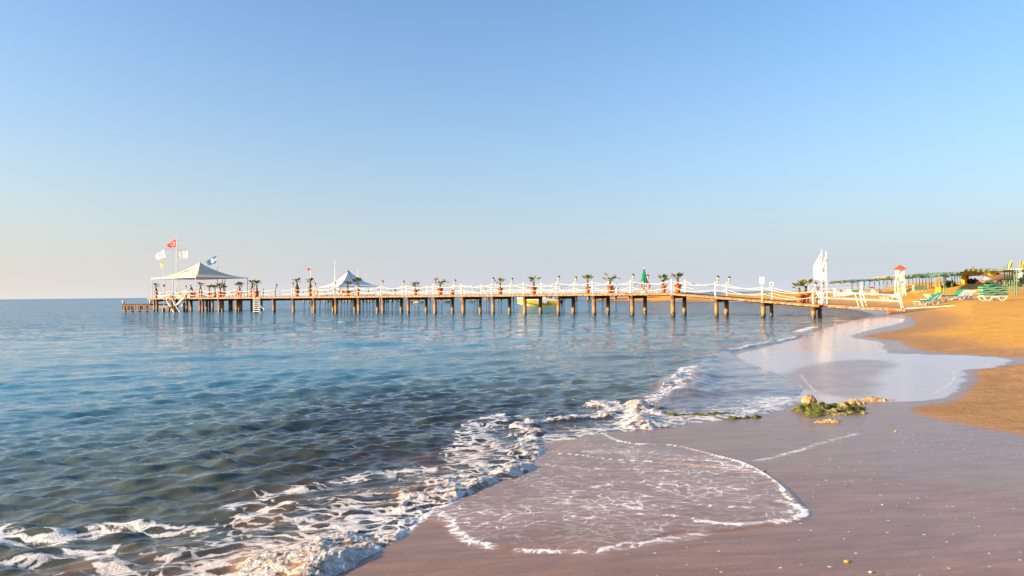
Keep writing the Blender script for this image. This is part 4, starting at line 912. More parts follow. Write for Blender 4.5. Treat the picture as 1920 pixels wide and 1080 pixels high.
# ================================================================ PEOPLE
def skin_part(name, verts, edges, radii, material, parent, sub=2):
    me = bpy.data.meshes.new(name); me.from_pydata(verts, edges, []); o = bpy.data.objects.new(name, me); C.objects.link(o)
    o.modifiers.new('s', 'SKIN'); 
    for i, r_ in enumerate(radii): me.skin_vertices[0].data[i].radius = (r_, r_) if not isinstance(r_, tuple) else r_
    me.skin_vertices[0].data[0].use_root = True
    sb = o.modifiers.new('u', 'SUBSURF'); sb.levels = sub; sb.render_levels = sub
    dg = bpy.context.evaluated_depsgraph_get(); m2 = bpy.data.meshes.new_from_object(o.evaluated_get(dg)); o.modifiers.clear(); o.data = m2; bpy.data.meshes.remove(me)
    m2.name = name; m2.materials.clear(); m2.materials.append(material); m2.polygons.foreach_set('use_smooth', [True] * len(m2.polygons)); o.parent = parent; return o
def person(lb, loc, rz, top, trouser, hair, lean=0.0, h=1.72, bend=0.3, sit=False):
    t_ = thing('person', lb, 'person', loc, rz); k = h / 1.75
    hipz = .46 if sit else .92; f_ = lean
    def T(z): return Vector((math.sin(f_) * z, 0, math.cos(f_) * z))
    hip = Vector((0, 0, hipz)); ch = hip + T(.38); nk = hip + T(.56); hd = nk + T(.10) + Vector((.04 * (1 if lean else 0), 0, 0)); ht = hd + Vector((.03, 0, .16))
    v = [hip, hip + T(.2), ch, nk, hd, ht]; e = [(0, 1), (1, 2), (2, 3), (3, 4), (4, 5)]; r_ = [(.15, .11), (.13, .10), (.16, .11), (.055, .055), (.085, .10), (.075, .09)]
    for sd in (-1, 1):
        a = len(v)
        if sit: lg = [hip + Vector((0, sd * .09, 0)), Vector((.42, sd * .11, .46)), Vector((.44, sd * .11, .10)), Vector((.58, sd * .12, .05))]
        else: lg = [hip + Vector((0, sd * .09, -.06)), Vector((.03 * sd, sd * .10, .48)), Vector((-.04 + .1 * sd, sd * .11, .09)), Vector((.10 + .1 * sd, sd * .13, .035))]
        v += lg; e += [(0, a), (a, a + 1), (a + 1, a + 2), (a + 2, a + 3)]; r_ += [.095, .068, .045, .038]
        a = len(v); sh = ch + T(.12) + Vector((0, sd * .19, 0)); el = sh + Vector((bend * .20, sd * .04, -.27)); wr = el + Vector((.08 + bend * .24, -sd * .02, -.22 + bend * .14)); hn = wr + Vector((.03, 0, -.07))
        v += [sh, el, wr, hn]; e += [(2, a), (a, a + 1), (a + 1, a + 2), (a + 2, a + 3)]; r_ += [.058, .043, .030, .030]
        for fi in range(4): v.append(hn + Vector((.02 + .01 * fi, sd * (-.025 + .016 * fi), -.055 - .006 * (fi in (1, 2))))); e.append((a + 3, len(v) - 1)); r_.append(.009)
        v.append(hn + Vector((.045, -sd * .02, -.01))); e.append((a + 3, len(v) - 1)); r_.append(.010)
    skin_part('body', [tuple(p * k) for p in v], e, [tuple(q * k for q in x) if isinstance(x, tuple) else x * k for x in r_], SKIN, t_)
    # clothes: shirt and trousers a little larger than the body
    v2 = [hip + T(.02), hip + T(.2), ch, ch + T(.12)]; e2 = [(0, 1), (1, 2), (2, 3)]; r2 = [(.168, .13), (.15, .12), (.18, .13), (.12, .10)]
    for sd in (-1, 1):
        a = len(v2); sh = ch + T(.11) + Vector((0, sd * .19, 0)); el = sh + Vector((bend * .18, sd * .04, -.24)); v2 += [sh, el]; e2 += [(2, a), (a, a + 1)]; r2 += [.075, .06]
    skin_part('shirt', [tuple(p * k) for p in v2], e2, [tuple(q * k for q in x) if isinstance(x, tuple) else x * k for x in r2], top, t_)
    v3 = [hip + Vector((0, 0, .04))]; e3 = []; r3 = [(.165, .13)]
    for sd in (-1, 1):
        a = len(v3)
        lg = [hip + Vector((0, sd * .09, -.08)), Vector((.42, sd * .11, .47)) if sit else Vector((.03 * sd, sd * .10, .46)), Vector((.44, sd * .11, .16)) if sit else Vector((-.03 + .1 * sd, sd * .11, .14))]
        v3 += lg; e3 += [(0, a), (a, a + 1), (a + 1, a + 2)]; r3 += [.11, .088, .065]
    skin_part('trousers', [tuple(p * k) for p in v3], e3, [tuple(q * k for q in x) if isinstance(x, tuple) else x * k for x in r3], trouser, t_)
    hq = ht * k; MB().lathe([(0.0, -.02), (.088, -.0), (.095, .035), (.07, .085), (0, .105)], (hq.x - .02, hq.y, hq.z - .03), 10).build('hair', hair, t_, True)
    MB().tube([(hq.x + .085, 0, hq.z - .04), (hq.x + .115, 0, hq.z - .075)], [.010, .016], 5).build('nose', SKIN, t_)
    for sd in (-1, 1): MB().lathe([(0, -.03), (.014, 0), (0, .03)], (hq.x, sd * .088, hq.z - .06), 6).build('ear', SKIN, t_); MB().lathe([(0, -.01), (.010, 0), (0, .01)], (hq.x + .086, sd * .032, hq.z - .045), 6).build('eye', BLACK, t_)
    MB().box((hq.x + .082, 0, hq.z - .115), (.012, .045, .010)).build('mouth', RED, t_)
s = s_at(361, .9); person('person in dark clothes leaning forward on the pier under the cream canopy', P(s, .9, 1.95), R(200), NAVY, BLACK, BLACK, .30, 1.74, .6)
s = s_at(1536.5, 1.6); person('person in a white shirt sitting on a plastic chair by the banner flags', P(s, 1.6, 1.0), R(190), FLAGW, DRIED, TRUNK, .12, 1.65, .5, True)
s = s_at(886, 1.4); 
# plastic chairs
def chair_proto():
    t_ = thing('plastic_chair', 'chair', 'chair', (0, 0, 0), 0, 'white plastic chairs')
    MB().box((0, 0, .43), (.44, .44, .035)).build('seat', PLASTIC, t_)
    mb = MB().box((-.215, 0, .85), (.03, .44, .07)); 
    for y_ in (-.19, -.095, 0, .095, .19): mb.box((-.215, y_, .64), (.022, .05, .40))
    mb.build('backrest', PLASTIC, t_)
    for x_ in (-.2, .2):
        for y_ in (-.2, .2): MB().tube([(x_ * 1.12, y_ * 1.12, 0), (x_, y_, .43)], .022, 5).build('leg', PLASTIC, t_)
    for y_ in (-.23, .23): MB().tube([(-.21, y_, .64), (.18, y_, .64), (.21, y_, .43)], .022, 5).build('armrest', PLASTIC, t_)
    return t_
CH = chair_proto(); q = P(s_at(1536.5, 1.6), 1.6, 1.0); CH.location = q; CH.rotation_euler = (0, 0, R(190)); CH['label'] = 'white plastic chair under the sitting person by the banner flags'
q = P(s_at(1546.5, 1.0), 1.0, 1.0); copy_tree(CH, q, R(20), 'empty white plastic chair right of the left banner flag pole')
# ================================================================ LOUNGERS AND SEATING ON THE PIER HEAD
def lounger_proto(back=35, pad=None):
    t_ = thing('sun_lounger', 'lounger', 'sun lounger', (0, 0, 0), 0)
    for y_ in (-.32, .32):
        pr = [(-.98, .34), (-.80, .10), (-.62, .02), (-.46, .02), (-.28, .26), (-.05, .30), (.20, .26), (.38, .02), (.55, .02), (.72, .12), (.90, .34)]
        mb = MB()
        for a, b in zip(pr, pr[1:]): mb.beam((a[0], y_, a[1]), (b[0], y_, b[1]), .05, .07)
        mb.build('leg_frame', PLASTIC, t_); MB().beam((-.98, y_, .34), (.92, y_, .34), .05, .05).build('side_rail', PLASTIC, t_)
    for k in range(9): MB().box((-.90 + k * .125, 0, .355), (.09, .60, .02)).build('slat', PLASTIC, t_)
    a = R(back); c_, s_ = math.cos(a), math.sin(a); mb = MB()
    for y_ in (-.29, .29): mb.beam((.22, y_, .36), (.22 + .78 * c_, y_, .36 + .78 * s_), .04, .04)
    for k in range(6): d = .08 + k * .135; mb.box((.22 + d * c_, 0, .36 + d * s_), (.09, .58, .02), 0, 0)
    mb.build('backrest', PLASTIC, t_)
    if pad:
        v = MB(); v.beam((-.95, 0, .41), (.22, 0, .41), .56, .07); v.build('seat_cushion', pad, t_)
        MB().beam((.22, 0, .42), (.22 + .76 * c_ - .0, 0, .43 + .76 * s_), .56, .07).build('back_cushion', pad, t_)
    return t_
LG = lounger_proto(38, None); LGP = lounger_proto(42, PADG)
used = set()
def put(pr, loc, rz, lb, gr, sc_=None):
    if pr.name not in used: used.add(pr.name); o = pr; o.location = loc; o.rotation_euler = (0, 0, rz); o['label'] = lb
    else: o = copy_tree(pr, loc, rz, lb)
    if sc_: o.scale = (sc_,) * 3
    o['group'] = gr; return o
lbs = ['white sun lounger nearest the outermost palm on the pier head', 'white sun lounger second from the outermost palm', 'white sun lounger behind the foot of the slim flagpole', 'white sun lounger just left of the stairs', 'white sun lounger with raised back right of the stairs',
       'white sun lounger left of the person in dark clothes', 'white sun lounger behind the person in dark clothes', 'white sun lounger between the palms in the middle of the canopy', 'white sun lounger left of the paired life rings', 'white sun lounger right of the paired life rings']
for k, (px, w_, a) in enumerate(((300, 3.2, 0), (306, 5.5, 0), (312, 2.6, 0), (322, 2.8, 0), (341, 2.2, 180), (349, 2.6, 180), (356, 4.0, 180), (385, 3.4, 0), (430, 2.0, 0), (458, 2.4, 180))):
    put(LG, P(s_at(px, w_), w_, 1.95), RZ + R(a + rr.uniform(-12, 12)), lbs[k], 'white sun loungers on the pier head')
# cream tub sofas under the canopy
def sofa(lb, loc, rz, mt):
    t_ = thing('sofa', lb, 'sofa', loc, rz, 'cream sofas under the canopy')
    MB().box((0, 0, .22), (1.5, .75, .40)).build('seat', mt, t_); MB().box((0, .36, .62), (1.6, .16, .55)).build('backrest', mt, t_)
    for x_ in (-.78, .78): MB().box((x_, 0, .36), (.16, .8, .66)).build('armrest', mt, t_)
sofa('cream sofa right of the stairs under the canopy', P(s_at(345, 1.5), 1.5, 1.95), RZ, CANVAS); sofa('cream sofa between the stairs and the standing person', P(s_at(354, 1.7), 1.7, 1.95), RZ, CANVAS)
yb = MB().lathe([(0, -.18), (.14, -.12), (.19, 0), (.14, .12), (0, .18)], (0, 0, 0), 10).build('net_float', YELL, None, True, P(s_at(327.5, -.3), -.5, 1.78)); tag(yb, 'yellow float hanging beside the stairs', 'float')
yb2 = MB().lathe([(0, -.16), (.12, -.1), (.16, 0), (.12, .1), (0, .16)], (0, 0, 0), 10).build('net_float', YELL, None, True, P(s_at(336, -.3), -1.0, .88)); tag(yb2, 'yellow float on the landing under the stairs', 'float')

# ================================================================ THINGS ON THE FAR PIER
s = q_at(878, 1.5); bs = thing('shelter', 'small white flat roofed shelter on the far pier', 'shelter', Q(s, 1.5, 1.85), math.atan2(-QU.y, -QU.x))
MB().box((0, 0, 2.15), (3.0, 1.8, .34)).build('roof', WHITE, bs)
for x_ in (-1.4, 1.4):
    for y_ in (-.8, .8): MB().tube([(x_, y_, 0), (x_, y_, 2.0)], .05, 6).build('post', WHITE, bs)
MB().box((0, .2, .5), (2.2, .5, .10)).build('bench', GREY, bs)
fs = ['parasol stand', ]
rl = random.Random(8)
flb = ['brown lounger left of the marquee post on the far pier', 'orange tan lounger under the left side of the marquee', 'tan lounger in front of the marquee centre', 'dark wooden lounger under the right side of the marquee', 'dark wooden lounger right of the marquee', 'dark wooden lounger farther right of the marquee']
WL = lounger_proto(30, None)
for c_ in kids(WL): c_.data = c_.data.copy(); c_.data.materials.clear(); c_.data.materials.append(DRIED if 'slat' in c_.name or 'back' in c_.name else BEAM)
for k, px in enumerate((607, 618, 634, 682, 696, 724)):
    s = q_at(px, 2.0); put(WL, Q(s, 2.0, qz(s)), R(170 + 10 * k), flb[k], 'wooden loungers on the far pier', 1.15)
pt = thing('table', 'dark bar counter under the middle of the white marquee', 'table', Q(q_at(654, 5), 5, 1.93))
MB().box((0, 0, 1.0), (3.6, 1.0, .5)).build('top', BEAM, pt); MB().box((0, 0, .4), (2.6, .7, .8)).build('body', DRIED, pt)

# rocks: displaced, faceted lumps
def rock(name, lb, loc, d, seed, material, cat='rock', group=None, sub=4, rz=0, flat=0.5, rough=.22):
    bm = bmesh.new(); bmesh.ops.create_icosphere(bm, subdivisions=sub, radius=1.0); P0 = np.array([v.co[:] for v in bm.verts]); o_ = seed * 7.7
    n = fbm(P0[:, 0] * 1.1 + o_, P0[:, 1] * 1.1 + P0[:, 2] * .7 + o_, 5, .55) + .6 * fbm(P0[:, 2] * 2.2 + o_, P0[:, 0] * 2.2 - P0[:, 1] + o_, 4, .6)
    cr = -np.abs(fbm(P0[:, 0] * 3 + o_, P0[:, 1] * 3 + P0[:, 2] * 3, 3)) * .25
    for v, k, c_ in zip(bm.verts, n, cr):
        q = v.co * (1 + rough * float(k) * 2 + float(c_)); q.z = q.z if q.z < flat else flat + (q.z - flat) * .35
        v.co = Vector((q.x * d[0], q.y * d[1], q.z * d[2]))
    me = bpy.data.meshes.new(name); bm.to_mesh(me); bm.free(); me.materials.append(material); me.polygons.foreach_set('use_smooth', [True] * len(me.polygons))
    o = bpy.data.objects.new(name, me); C.objects.link(o); o.location = loc; o.rotation_euler = (0, 0, rz)
    return tag(o, lb, cat, group) if cat else o
def mound(name, lb, loc, rx, ry, h, seed, material, rz=0, ragged=.28, n=72, m_=30, group=None):
    a = np.linspace(0, 2 * np.pi, n, endpoint=False); r = np.linspace(0, 1.0, m_); A_, R__ = np.meshgrid(a, r)
    edge = 1 + ragged * fbm(np.cos(A_) * 1.6 + seed, np.sin(A_) * 1.6 - seed, 4, .6) * 1.6
    x = np.cos(A_) * R__ * rx * edge; y = np.sin(A_) * R__ * ry * edge
    prof = np.clip(1 - R__ ** 3.2, 0, 1) ** .55
    z = h * prof * (.62 + .75 * fbm(x * 3.1 + seed, y * 3.1, 3, .5) + .30 * fbm(x * 11 + seed, y * 11, 4, .6) - .25 * np.abs(fbm(x * 6, y * 6 + seed, 3))) - .035 * R__ ** 2 - .02
    v = np.stack([x, y, z], -1).reshape(-1, 3); f = [(i * n + k, i * n + (k + 1) % n, (i + 1) * n + (k + 1) % n, (i + 1) * n + k) for i in range(m_ - 1) for k in range(n)]
    o = MB().add([tuple(p) for p in v], f).build(name, material, None, True, loc); o.rotation_euler = (0, 0, rz); return tag(o, lb, 'rock', group)
def rockmat(name, moss):
    m, N, t, o = mat(name); g = N('NewGeometry'); p = g.outputs['Position']
    n = N('TexNoise', {'Vector': p, 'Scale': 9.0, 'Detail': 8.0, 'Roughness': 0.72}).outputs['Fac']; n2 = N('TexNoise', {'Vector': p, 'Scale': 3.2, 'Detail': 5.0, 'Roughness': 0.6}).outputs['Fac']
    pits = N('TexVoronoi', {'Vector': p, 'Scale': 26.0}).outputs['Distance']
    c = mixc(N, ss(N, n, .35, .7), (0.60, 0.40, 0.17), (0.34, 0.20, 0.09)); c = mixc(N, ss(N, pits, .28, .05), c, (0.16, 0.09, 0.04))
    if moss is not None:
        z = N('SeparateXYZ', {0: N('TexCoord').outputs['Object']}).outputs['Z']
        mk = ss(N, M(N, 'SUBTRACT', n2, M(N, 'MULTIPLY', z, 1.1)), moss, moss + .07)
        gcol = mixc(N, ss(N, n, .35, .65), (0.20, 0.19, 0.010), (0.045, 0.062, 0.007)); gcol = mixc(N, ss(N, n2, .55, .72), gcol, (0.008, 0.018, 0.010)); c = mixc(N, mk, c, gcol)
        rg = M(N, 'SUBTRACT', .85, M(N, 'MULTIPLY', mk, .45))
    else: rg = .85
    h = M(N, 'ADD', M(N, 'MULTIPLY', n, .05), M(N, 'MULTIPLY', pits, .02))
    t.links.new(N('BsdfPrincipled', {'Base Color': c, 'Roughness': rg, 'Normal': N('Bump', {'Height': h, 'Strength': 1.0, 'Distance': 1.0}).outputs[0]}).outputs[0], o.inputs[0]); return m
ROCKM, ROCKD = rockmat('mossy_rock', 0.29), rockmat('bare_rock', None); ROCKG = rockmat('green_weed_rock', 0.15)
def gat(px, py, up=0.0): q = ground_at(px, py); return Vector((q.x, q.y, q.z + up))
mound('rock_ledge', 'large mossy green rock ledge lying in the shallow water', gat(1556, 768), .62, .42, .17, 2.3, ROCKM, .05)
rock('boulder', 'round sandy boulder resting on the mossy ledge', gat(1517, 766, .125), (.125, .11, .10), 5, ROCKD, 'rock', sub=4, flat=1.0, rough=.10)
mound('rock', 'low triangular sandy rock right of the mossy ledge', gat(1652, 751), .30, .17, .085, 7.1, ROCKD, -.2, .4)
mound('rock', 'flat golden rock in front of the mossy ledge', gat(1552, 792), .31, .085, .075, 11.4, ROCKD, -.03, .3)
mound('rock_ledge', 'sandy stone shoulder on the right part of the mossy ledge', gat(1598, 757), .24, .17, .125, 16.2, rockmat('half_mossy_rock', .47), -.15)
mound('rock_ledge', 'low green and tan rock at the front right of the ledge', gat(1603, 777), .34, .12, .10, 19.8, rockmat('low_mossy_rock', .44), .05)
mound('rock_ledge', 'yellow green weed covered rock under the boulder', gat(1528, 781), .24, .10, .085, 23.5, ROCKG)
for k, (px, py, a, b, c_, lb) in enumerate(((1250, 778, .38, .16, .09, 'weedy submerged rock at the left where the wave breaks'), (1320, 776, .45, .14, .09, 'weedy green submerged rock in the middle of the shallows'), (1390, 781, .30, .10, .08, 'small weedy rock nearest the bare wet sand'), (1215, 770, .28, .2, .13, 'brown rock at the edge of the breaking foam'))):
    q = at_z(px, py, .03); mound('weedy_rock', lb, Vector((q[0], q[1], -.005 + .012)), a * 1.1, b * 1.2, c_ * 1.15, 30.5 + k * 3, ROCKG if k < 3 else ROCKM, .1 * k, .5, group='weed covered rocks awash in the shallows')
for k, (px, Y, a, lb) in enumerate(((774, 176, 1.6, 'dark rock in the water under the far pier, left one'), (785, 175, 2.0, 'larger tan rock in the water under the far pier'), (837, 176, 1.5, 'dark rock by the far pier piles below the wide palm'), (884, 178, 1.3, 'small dark rock under the far pier shelter'))):
    q = at_d(px, 560, Y); rock('rock', lb, Vector((q.x, q.y, .0)), (a * .7, a * .5, .62), 50 + k, ROCKD if k == 1 else BEAM, 'rock', 'rocks in the sea by the far pier', 3)

# ================================================================ MOTOR BOAT
Yb = 109.0; bo = at_d(1011, 560, Yb); bt = thing('motor_boat', 'yellow and green striped white motor boat moored behind the pier', 'motor boat', (bo.x, Yb, 0), R(2))
BW = paint('boat_white', (.82, .81, .78), (.76, .75, .72), .3); BY = paint('boat_yellow', (.85, .48, .02), (.80, .44, .02), .35); BG = paint('boat_green', (.03, .42, .06), (.03, .38, .05), .35)
sec = []
for k in range(15):
    u = k / 14; x_ = -3.1 + 6.0 * u; hw = 1.05 * math.sin(min(1, u * 1.9 + .02) * math.pi / 2) ** .8; sheer = 1.30 - .35 * u; keel = -.22 + .60 * max(0, .22 - u) / .22
    sec.append([(x_, s_ * hw * f_, keel + (sheer - keel) * g_) for s_, f_, g_ in ((-1, 1.0, 1.0), (-1, .97, .78), (-1, .88, .40), (-1, .70, .15), (-1, .0, 0), (1, .70, .15), (1, .88, .40), (1, .97, .78), (1, 1.0, 1.0))])
nn = 9; v = [p for r_ in sec for p in r_]
def hull(cols, nm, mt, off=0.0):
    f = [(i * nn + j, (i + 1) * nn + j, (i + 1) * nn + j + 1, i * nn + j + 1) for i in range(14) for j in cols]; MB().add([(p[0], p[1] * (1 + off), p[2]) for p in v], f).build(nm, mt, bt, True)
hull((0, 7), 'upper_hull', BW); hull((1, 2, 5, 6), 'hull_side', BY); hull((3, 4), 'hull_bottom', BW)
MB().add([sec[14][j] for j in range(9)], [tuple(range(9))]).build('transom', BW, bt)
MB().add([p for r_ in sec for p in (r_[0], r_[8])], [(2 * i, 2 * i + 1, 2 * i + 3, 2 * i + 2) for i in range(8)]).build('foredeck', BW, bt)
def stripe(u0, g0, u1, g1, th, nm, mt):
    q = []
    for k in range(9):
        u = u0 + (u1 - u0) * k / 8; g = g0 + (g1 - g0) * k / 8; i = min(13, int(u * 14)); fr = u * 14 - i
        def pt(gg):
            lv = [1, .78, .40, .15, 0]; out = []
            for r_ in (sec[i], sec[i + 1]):
                for j in range(4):
                    if lv[j] >= gg >= lv[j + 1]: w_ = (lv[j] - gg) / (lv[j] - lv[j + 1]); out.append(Vector(r_[j]).lerp(Vector(r_[j + 1]), w_)); break
            p = out[0].lerp(out[1], fr); p.y -= .03; return p
        q += [pt(min(1, g + th / 2)), pt(max(0, g - th / 2))]
    MB().add(q, [(2 * k, 2 * k + 1, 2 * k + 3, 2 * k + 2) for k in range(8)]).build(nm, mt, bt)
stripe(.03, .66, .52, .22, .13, 'stripe', BG); stripe(.60, .74, .93, .30, .10, 'stripe', BG); stripe(.05, .40, .40, .12, .16, 'stripe', BW)
MB().box((.1, 0, 1.2), (1.5, 1.5, .35)).build('cabin', BW, bt)
MB().add([(-1.1, -.6, 1.22), (-1.1, .6, 1.22), (-.2, -.7, 1.3), (-.2, .7, 1.3), (-.35, -.55, 1.85), (-.35, .55, 1.85)], [(0, 2, 4), (1, 5, 3), (0, 4, 5, 1), (2, 3, 5, 4), (0, 1, 3, 2)]).build('windscreen', BW, bt)
MB().box((1.6, -.35, .86), (.5, .5, .4)).build('seat', BW, bt); MB().box((1.6, .4, .86), (.5, .5, .4)).build('seat', BW, bt)
ob = MB().box((3.15, 0, .62), (.42, .36, .55)).tube([(3.15, 0, .5), (3.3, 0, -.3)], .09, 6).build('outboard_motor', NAVY, bt)
MB().box((2.75, 0, .95), (.5, 1.2, .25)).build('engine_cover', NAVY, bt)
MB().tube([(2.0, -.7, .7), (2.0, -.7, 1.35)], .03, 5).build('antenna', WHITE, bt)
tc = bpy.data.curves.new('boat_name', 'FONT'); tc.body = 'LIMRE 2'; tc.size = .36; tc.extrude = .005; to = bpy.data.objects.new('boat_name', tc); C.objects.link(to)
dg = bpy.context.evaluated_depsgraph_get(); me = bpy.data.meshes.new_from_object(to.evaluated_get(dg)); bpy.data.objects.remove(to)
me.materials.clear(); me.materials.append(NAVY); to = bpy.data.objects.new('lettering', me); C.objects.link(to); to.parent = bt; to.location = (-.35, -1.09, .43); to.rotation_euler = (R(84), 0, 0)
MB().beam((-.45, -1.06, .56), (1.0, -1.06, .56), .03, .34).build('name_panel', WHITE, bt)

bt.scale = (1.12, 1.12, 1.12)
# ================================================================ BEACH FURNITURE
def gz(p, up=0.0): return Vector((p.x, p.y, zh(p.x, p.y) + up))
# lifeguard tower
tw = gz(at_d(1688, 557, 95.0)); LT = thing('lifeguard_tower', 'tall white wooden lifeguard tower with a small red pyramid roof', 'lifeguard tower', tw, R(-8))
H_ = 4.35; hb, ht_ = .85, .58
for sx in (-1, 1):
    for sy in (-1, 1):
        MB().beam((sx * hb, sy * hb, -.2), (sx * ht_, sy * ht_, 3.75), .17, .17).build('corner_post', WHITE, LT)
MB().box((0, 0, 2.10), (1.75, 1.75, .10)).build('platform', WHITE, LT)
for sx, sy, rz in ((0, -1, 0), (0, 1, 0), (-1, 0, 1), (1, 0, 1)):
    c_ = (sx * .78, sy * .78); dx = (1.45, .06) if not rz else (.06, 1.45)
    for z_ in (2.28, 3.0): MB().box((c_[0], c_[1], z_), (*dx, .16)).build('rail_board', WHITE, LT)
    for k in range(5):
        o_ = -.56 + k * .28; MB().box((c_[0] + (o_ if not rz else 0), c_[1] + (o_ if rz else 0), 2.64), ((.15, .04, .6) if not rz else (.04, .15, .6))).build('baluster', WHITE, LT)
rf = MB().add([(-1.2, -1.2, 3.75), (1.2, -1.2, 3.75), (1.2, 1.2, 3.75), (-1.2, 1.2, 3.75), (0, 0, 4.38)], [(0, 1, 4), (1, 2, 4), (2, 3, 4), (3, 0, 4), (3, 2, 1, 0)]).build('roof', ROOFR, LT)
for a, b in (((-.8, -.8), (.8, -.8)), ((.8, -.8), (.8, .8))):
    MB().beam((a[0], a[1], .25), (b[0] * .9, b[1] * .9, 2.0), .10, .08).build('brace', WHITE, LT); MB().beam((a[0] * .97, a[1] * .97, 1.1), (b[0] * .97, b[1] * .97, 1.1), .08, .08).build('cross_bar', WHITE, LT)
MB().box((.45, -.84, .95), (.55, .06, 1.2)).build('notice_board', WHITE, LT)
for k in range(5): MB().beam((-.25, -.95 + k * .05, .35 + k * .36), (.35, -.95 + k * .05, .35 + k * .36), .05, .05).build('ladder_rung', WHITE, LT)
rb = at_d(1676.5, 522, 94.5); o = MB().lathe([(0, -.35), (.10, -.28), (.13, 0), (.10, .28), (0, .35)], (0, 0, 0), 10).build('rescue_buoy', ORANGE, None, True, rb); tag(o, 'orange rescue buoy hung on the left side of the lifeguard tower', 'rescue buoy')
LT.scale = (.62, .62, 1)
# pergolas: posts seen one by one, shaggy green netting on top
def pergola(lb, posts, H_, roof_pts, sag=.18, roof_mat=None, mt=None, depth=3.0, fr=None):
    """posts: (column, distance); roof_pts: columns/distances of the front edge from end to end with rows"""
    t_ = thing('pergola', lb, 'pergola'); mt = mt or GREEN; roof_mat = roof_mat or GNET
    for px, ybot, Y, *k in posts:
        p = gz(at_d(px, ybot, Y)); d = ray(px, ybot); zt = k[0] if k else H_ + p.z
        MB().tube([(p.x, p.y, p.z - .3), (p.x + rr.uniform(-.04, .04), p.y, zt)], rr.uniform(.055, .075), 6).build('post', mt, t_)
    pts = [at_d(x_, y_, Y) for x_, y_, Y in roof_pts]; n = 44; m_ = 6; v = []; f = []
    L = [0]; 
    for a, b in zip(pts, pts[1:]): L.append(L[-1] + (b - a).length)
    for i in range(n + 1):
        u = i / n * L[-1]; k = max(j for j in range(len(L) - 1) if L[j] <= u + 1e-6); p = pts[k].lerp(pts[k + 1], (u - L[k]) / (L[k + 1] - L[k])); tg = (pts[k + 1] - pts[k]).normalized(); nd = Vector((-tg.y, tg.x, 0)); nd = nd if nd.y > 0 else -nd
        for j in range(m_ + 1):
            q = p + nd * depth * (j / m_ - (0 if j else .12)); q.z += rr.uniform(-.07, .07) + sag * .5 * math.sin(i * .9 + j) - (.18 * rr.random() if j == 0 else 0); v.append(q)
    for i in range(n):
        for j in range(m_): f.append((i * (m_ + 1) + j, (i + 1) * (m_ + 1) + j, (i + 1) * (m_ + 1) + j + 1, i * (m_ + 1) + j + 1))
    MB().add(v, f).add([(*(Vector(p) - Vector((0, 0, .10 + rr.random() * .05))),) for p in v], f).build('netting', roof_mat, t_)
    for a, b in zip(pts, pts[1:]):
        MB().beam(a - Vector((0, 0, .16)), b - Vector((0, 0, .16)), .09, .09).build('roof_beam', mt, t_)
    return t_
p1 = [(1597.7, 553, 114), (1609, 552, 117), (1620.8, 551, 120), (1631, 550, 123), (1639.7, 549, 126.5), (1648.9, 548, 130), (1657, 547, 133), (1664.5, 546, 136), (1672, 545, 140)]
pergola('long low pergola with green posts and ragged green netting left of the lifeguard tower', p1, 2.45, [(1575, 529.5, 111), (1597, 525.6, 114), (1625, 524.6, 121), (1650, 523.3, 131), (1676, 522.3, 141)], depth=2.0)
p2 = [(1704, 543, 118), (1711.5, 543, 118), (1718, 542.5, 117), (1724.5, 542, 116), (1730.5, 542, 116), (1736.5, 541, 115), (1742.5, 541, 115), (1747, 540.5, 114)]
pergola('green netted pergola with dark posts right of the lifeguard tower', p2, 2.3, [(1698, 519.8, 116), (1715, 518.2, 112), (1735, 516.5, 104), (1758, 515.5, 96)], .25, mt=paint('shaded_timber', (.07, .055, .06), (.04, .035, .04)), depth=3.0)  # the shade on these posts is painted in as a near-black timber colour
p3 = [(1755.5, 560, 73), (1757.5, 549, 79), (1765, 553, 79), (1770, 552, 82), (1773.5, 547, 86), (1785, 541, 92), (1790.5, 540, 97), (1795, 538, 104), (1800, 537, 108), (1804.5, 537, 112), (1814, 536, 115), (1819, 536, 118)]
pergola('green pergola over the two groups of loungers, its roof running to the right', p3, 2.05, [(1747, 517.5, 80), (1765, 514.2, 80), (1790, 512.4, 90), (1815, 511.5, 100), (1838, 514.5, 108)], .28, depth=3.0)
p4 = [(1907, 551.5, 66), (1884, 541, 76), (1889, 540, 80), (1893.5, 543, 74), (1898, 547, 70), (1902.5, 549, 68), (1919, 548, 70), (1932, 547, 72)]
pergola('near pergola at the right edge with a thatched roof edge and pale green posts', p4, 2.62, [(1836, 512.5, 86), (1852, 504.0, 82), (1880, 505.5, 74), (1907, 507.0, 67), (1935, 503, 66)], .12, roof_mat=paint('pale_green_thatch', (.36, .36, .20), (.20, .26, .14), .95, 8.0), depth=2.2)
pergola('brown thatched sun roof behind the far end of the left pergola', [(1662, 546, 150), (1684, 545, 150)], 3.2, [(1653, 521.5, 150), (1661, 518.6, 150), (1684, 518.2, 150)], .05, DRIED, BEAM, 5)
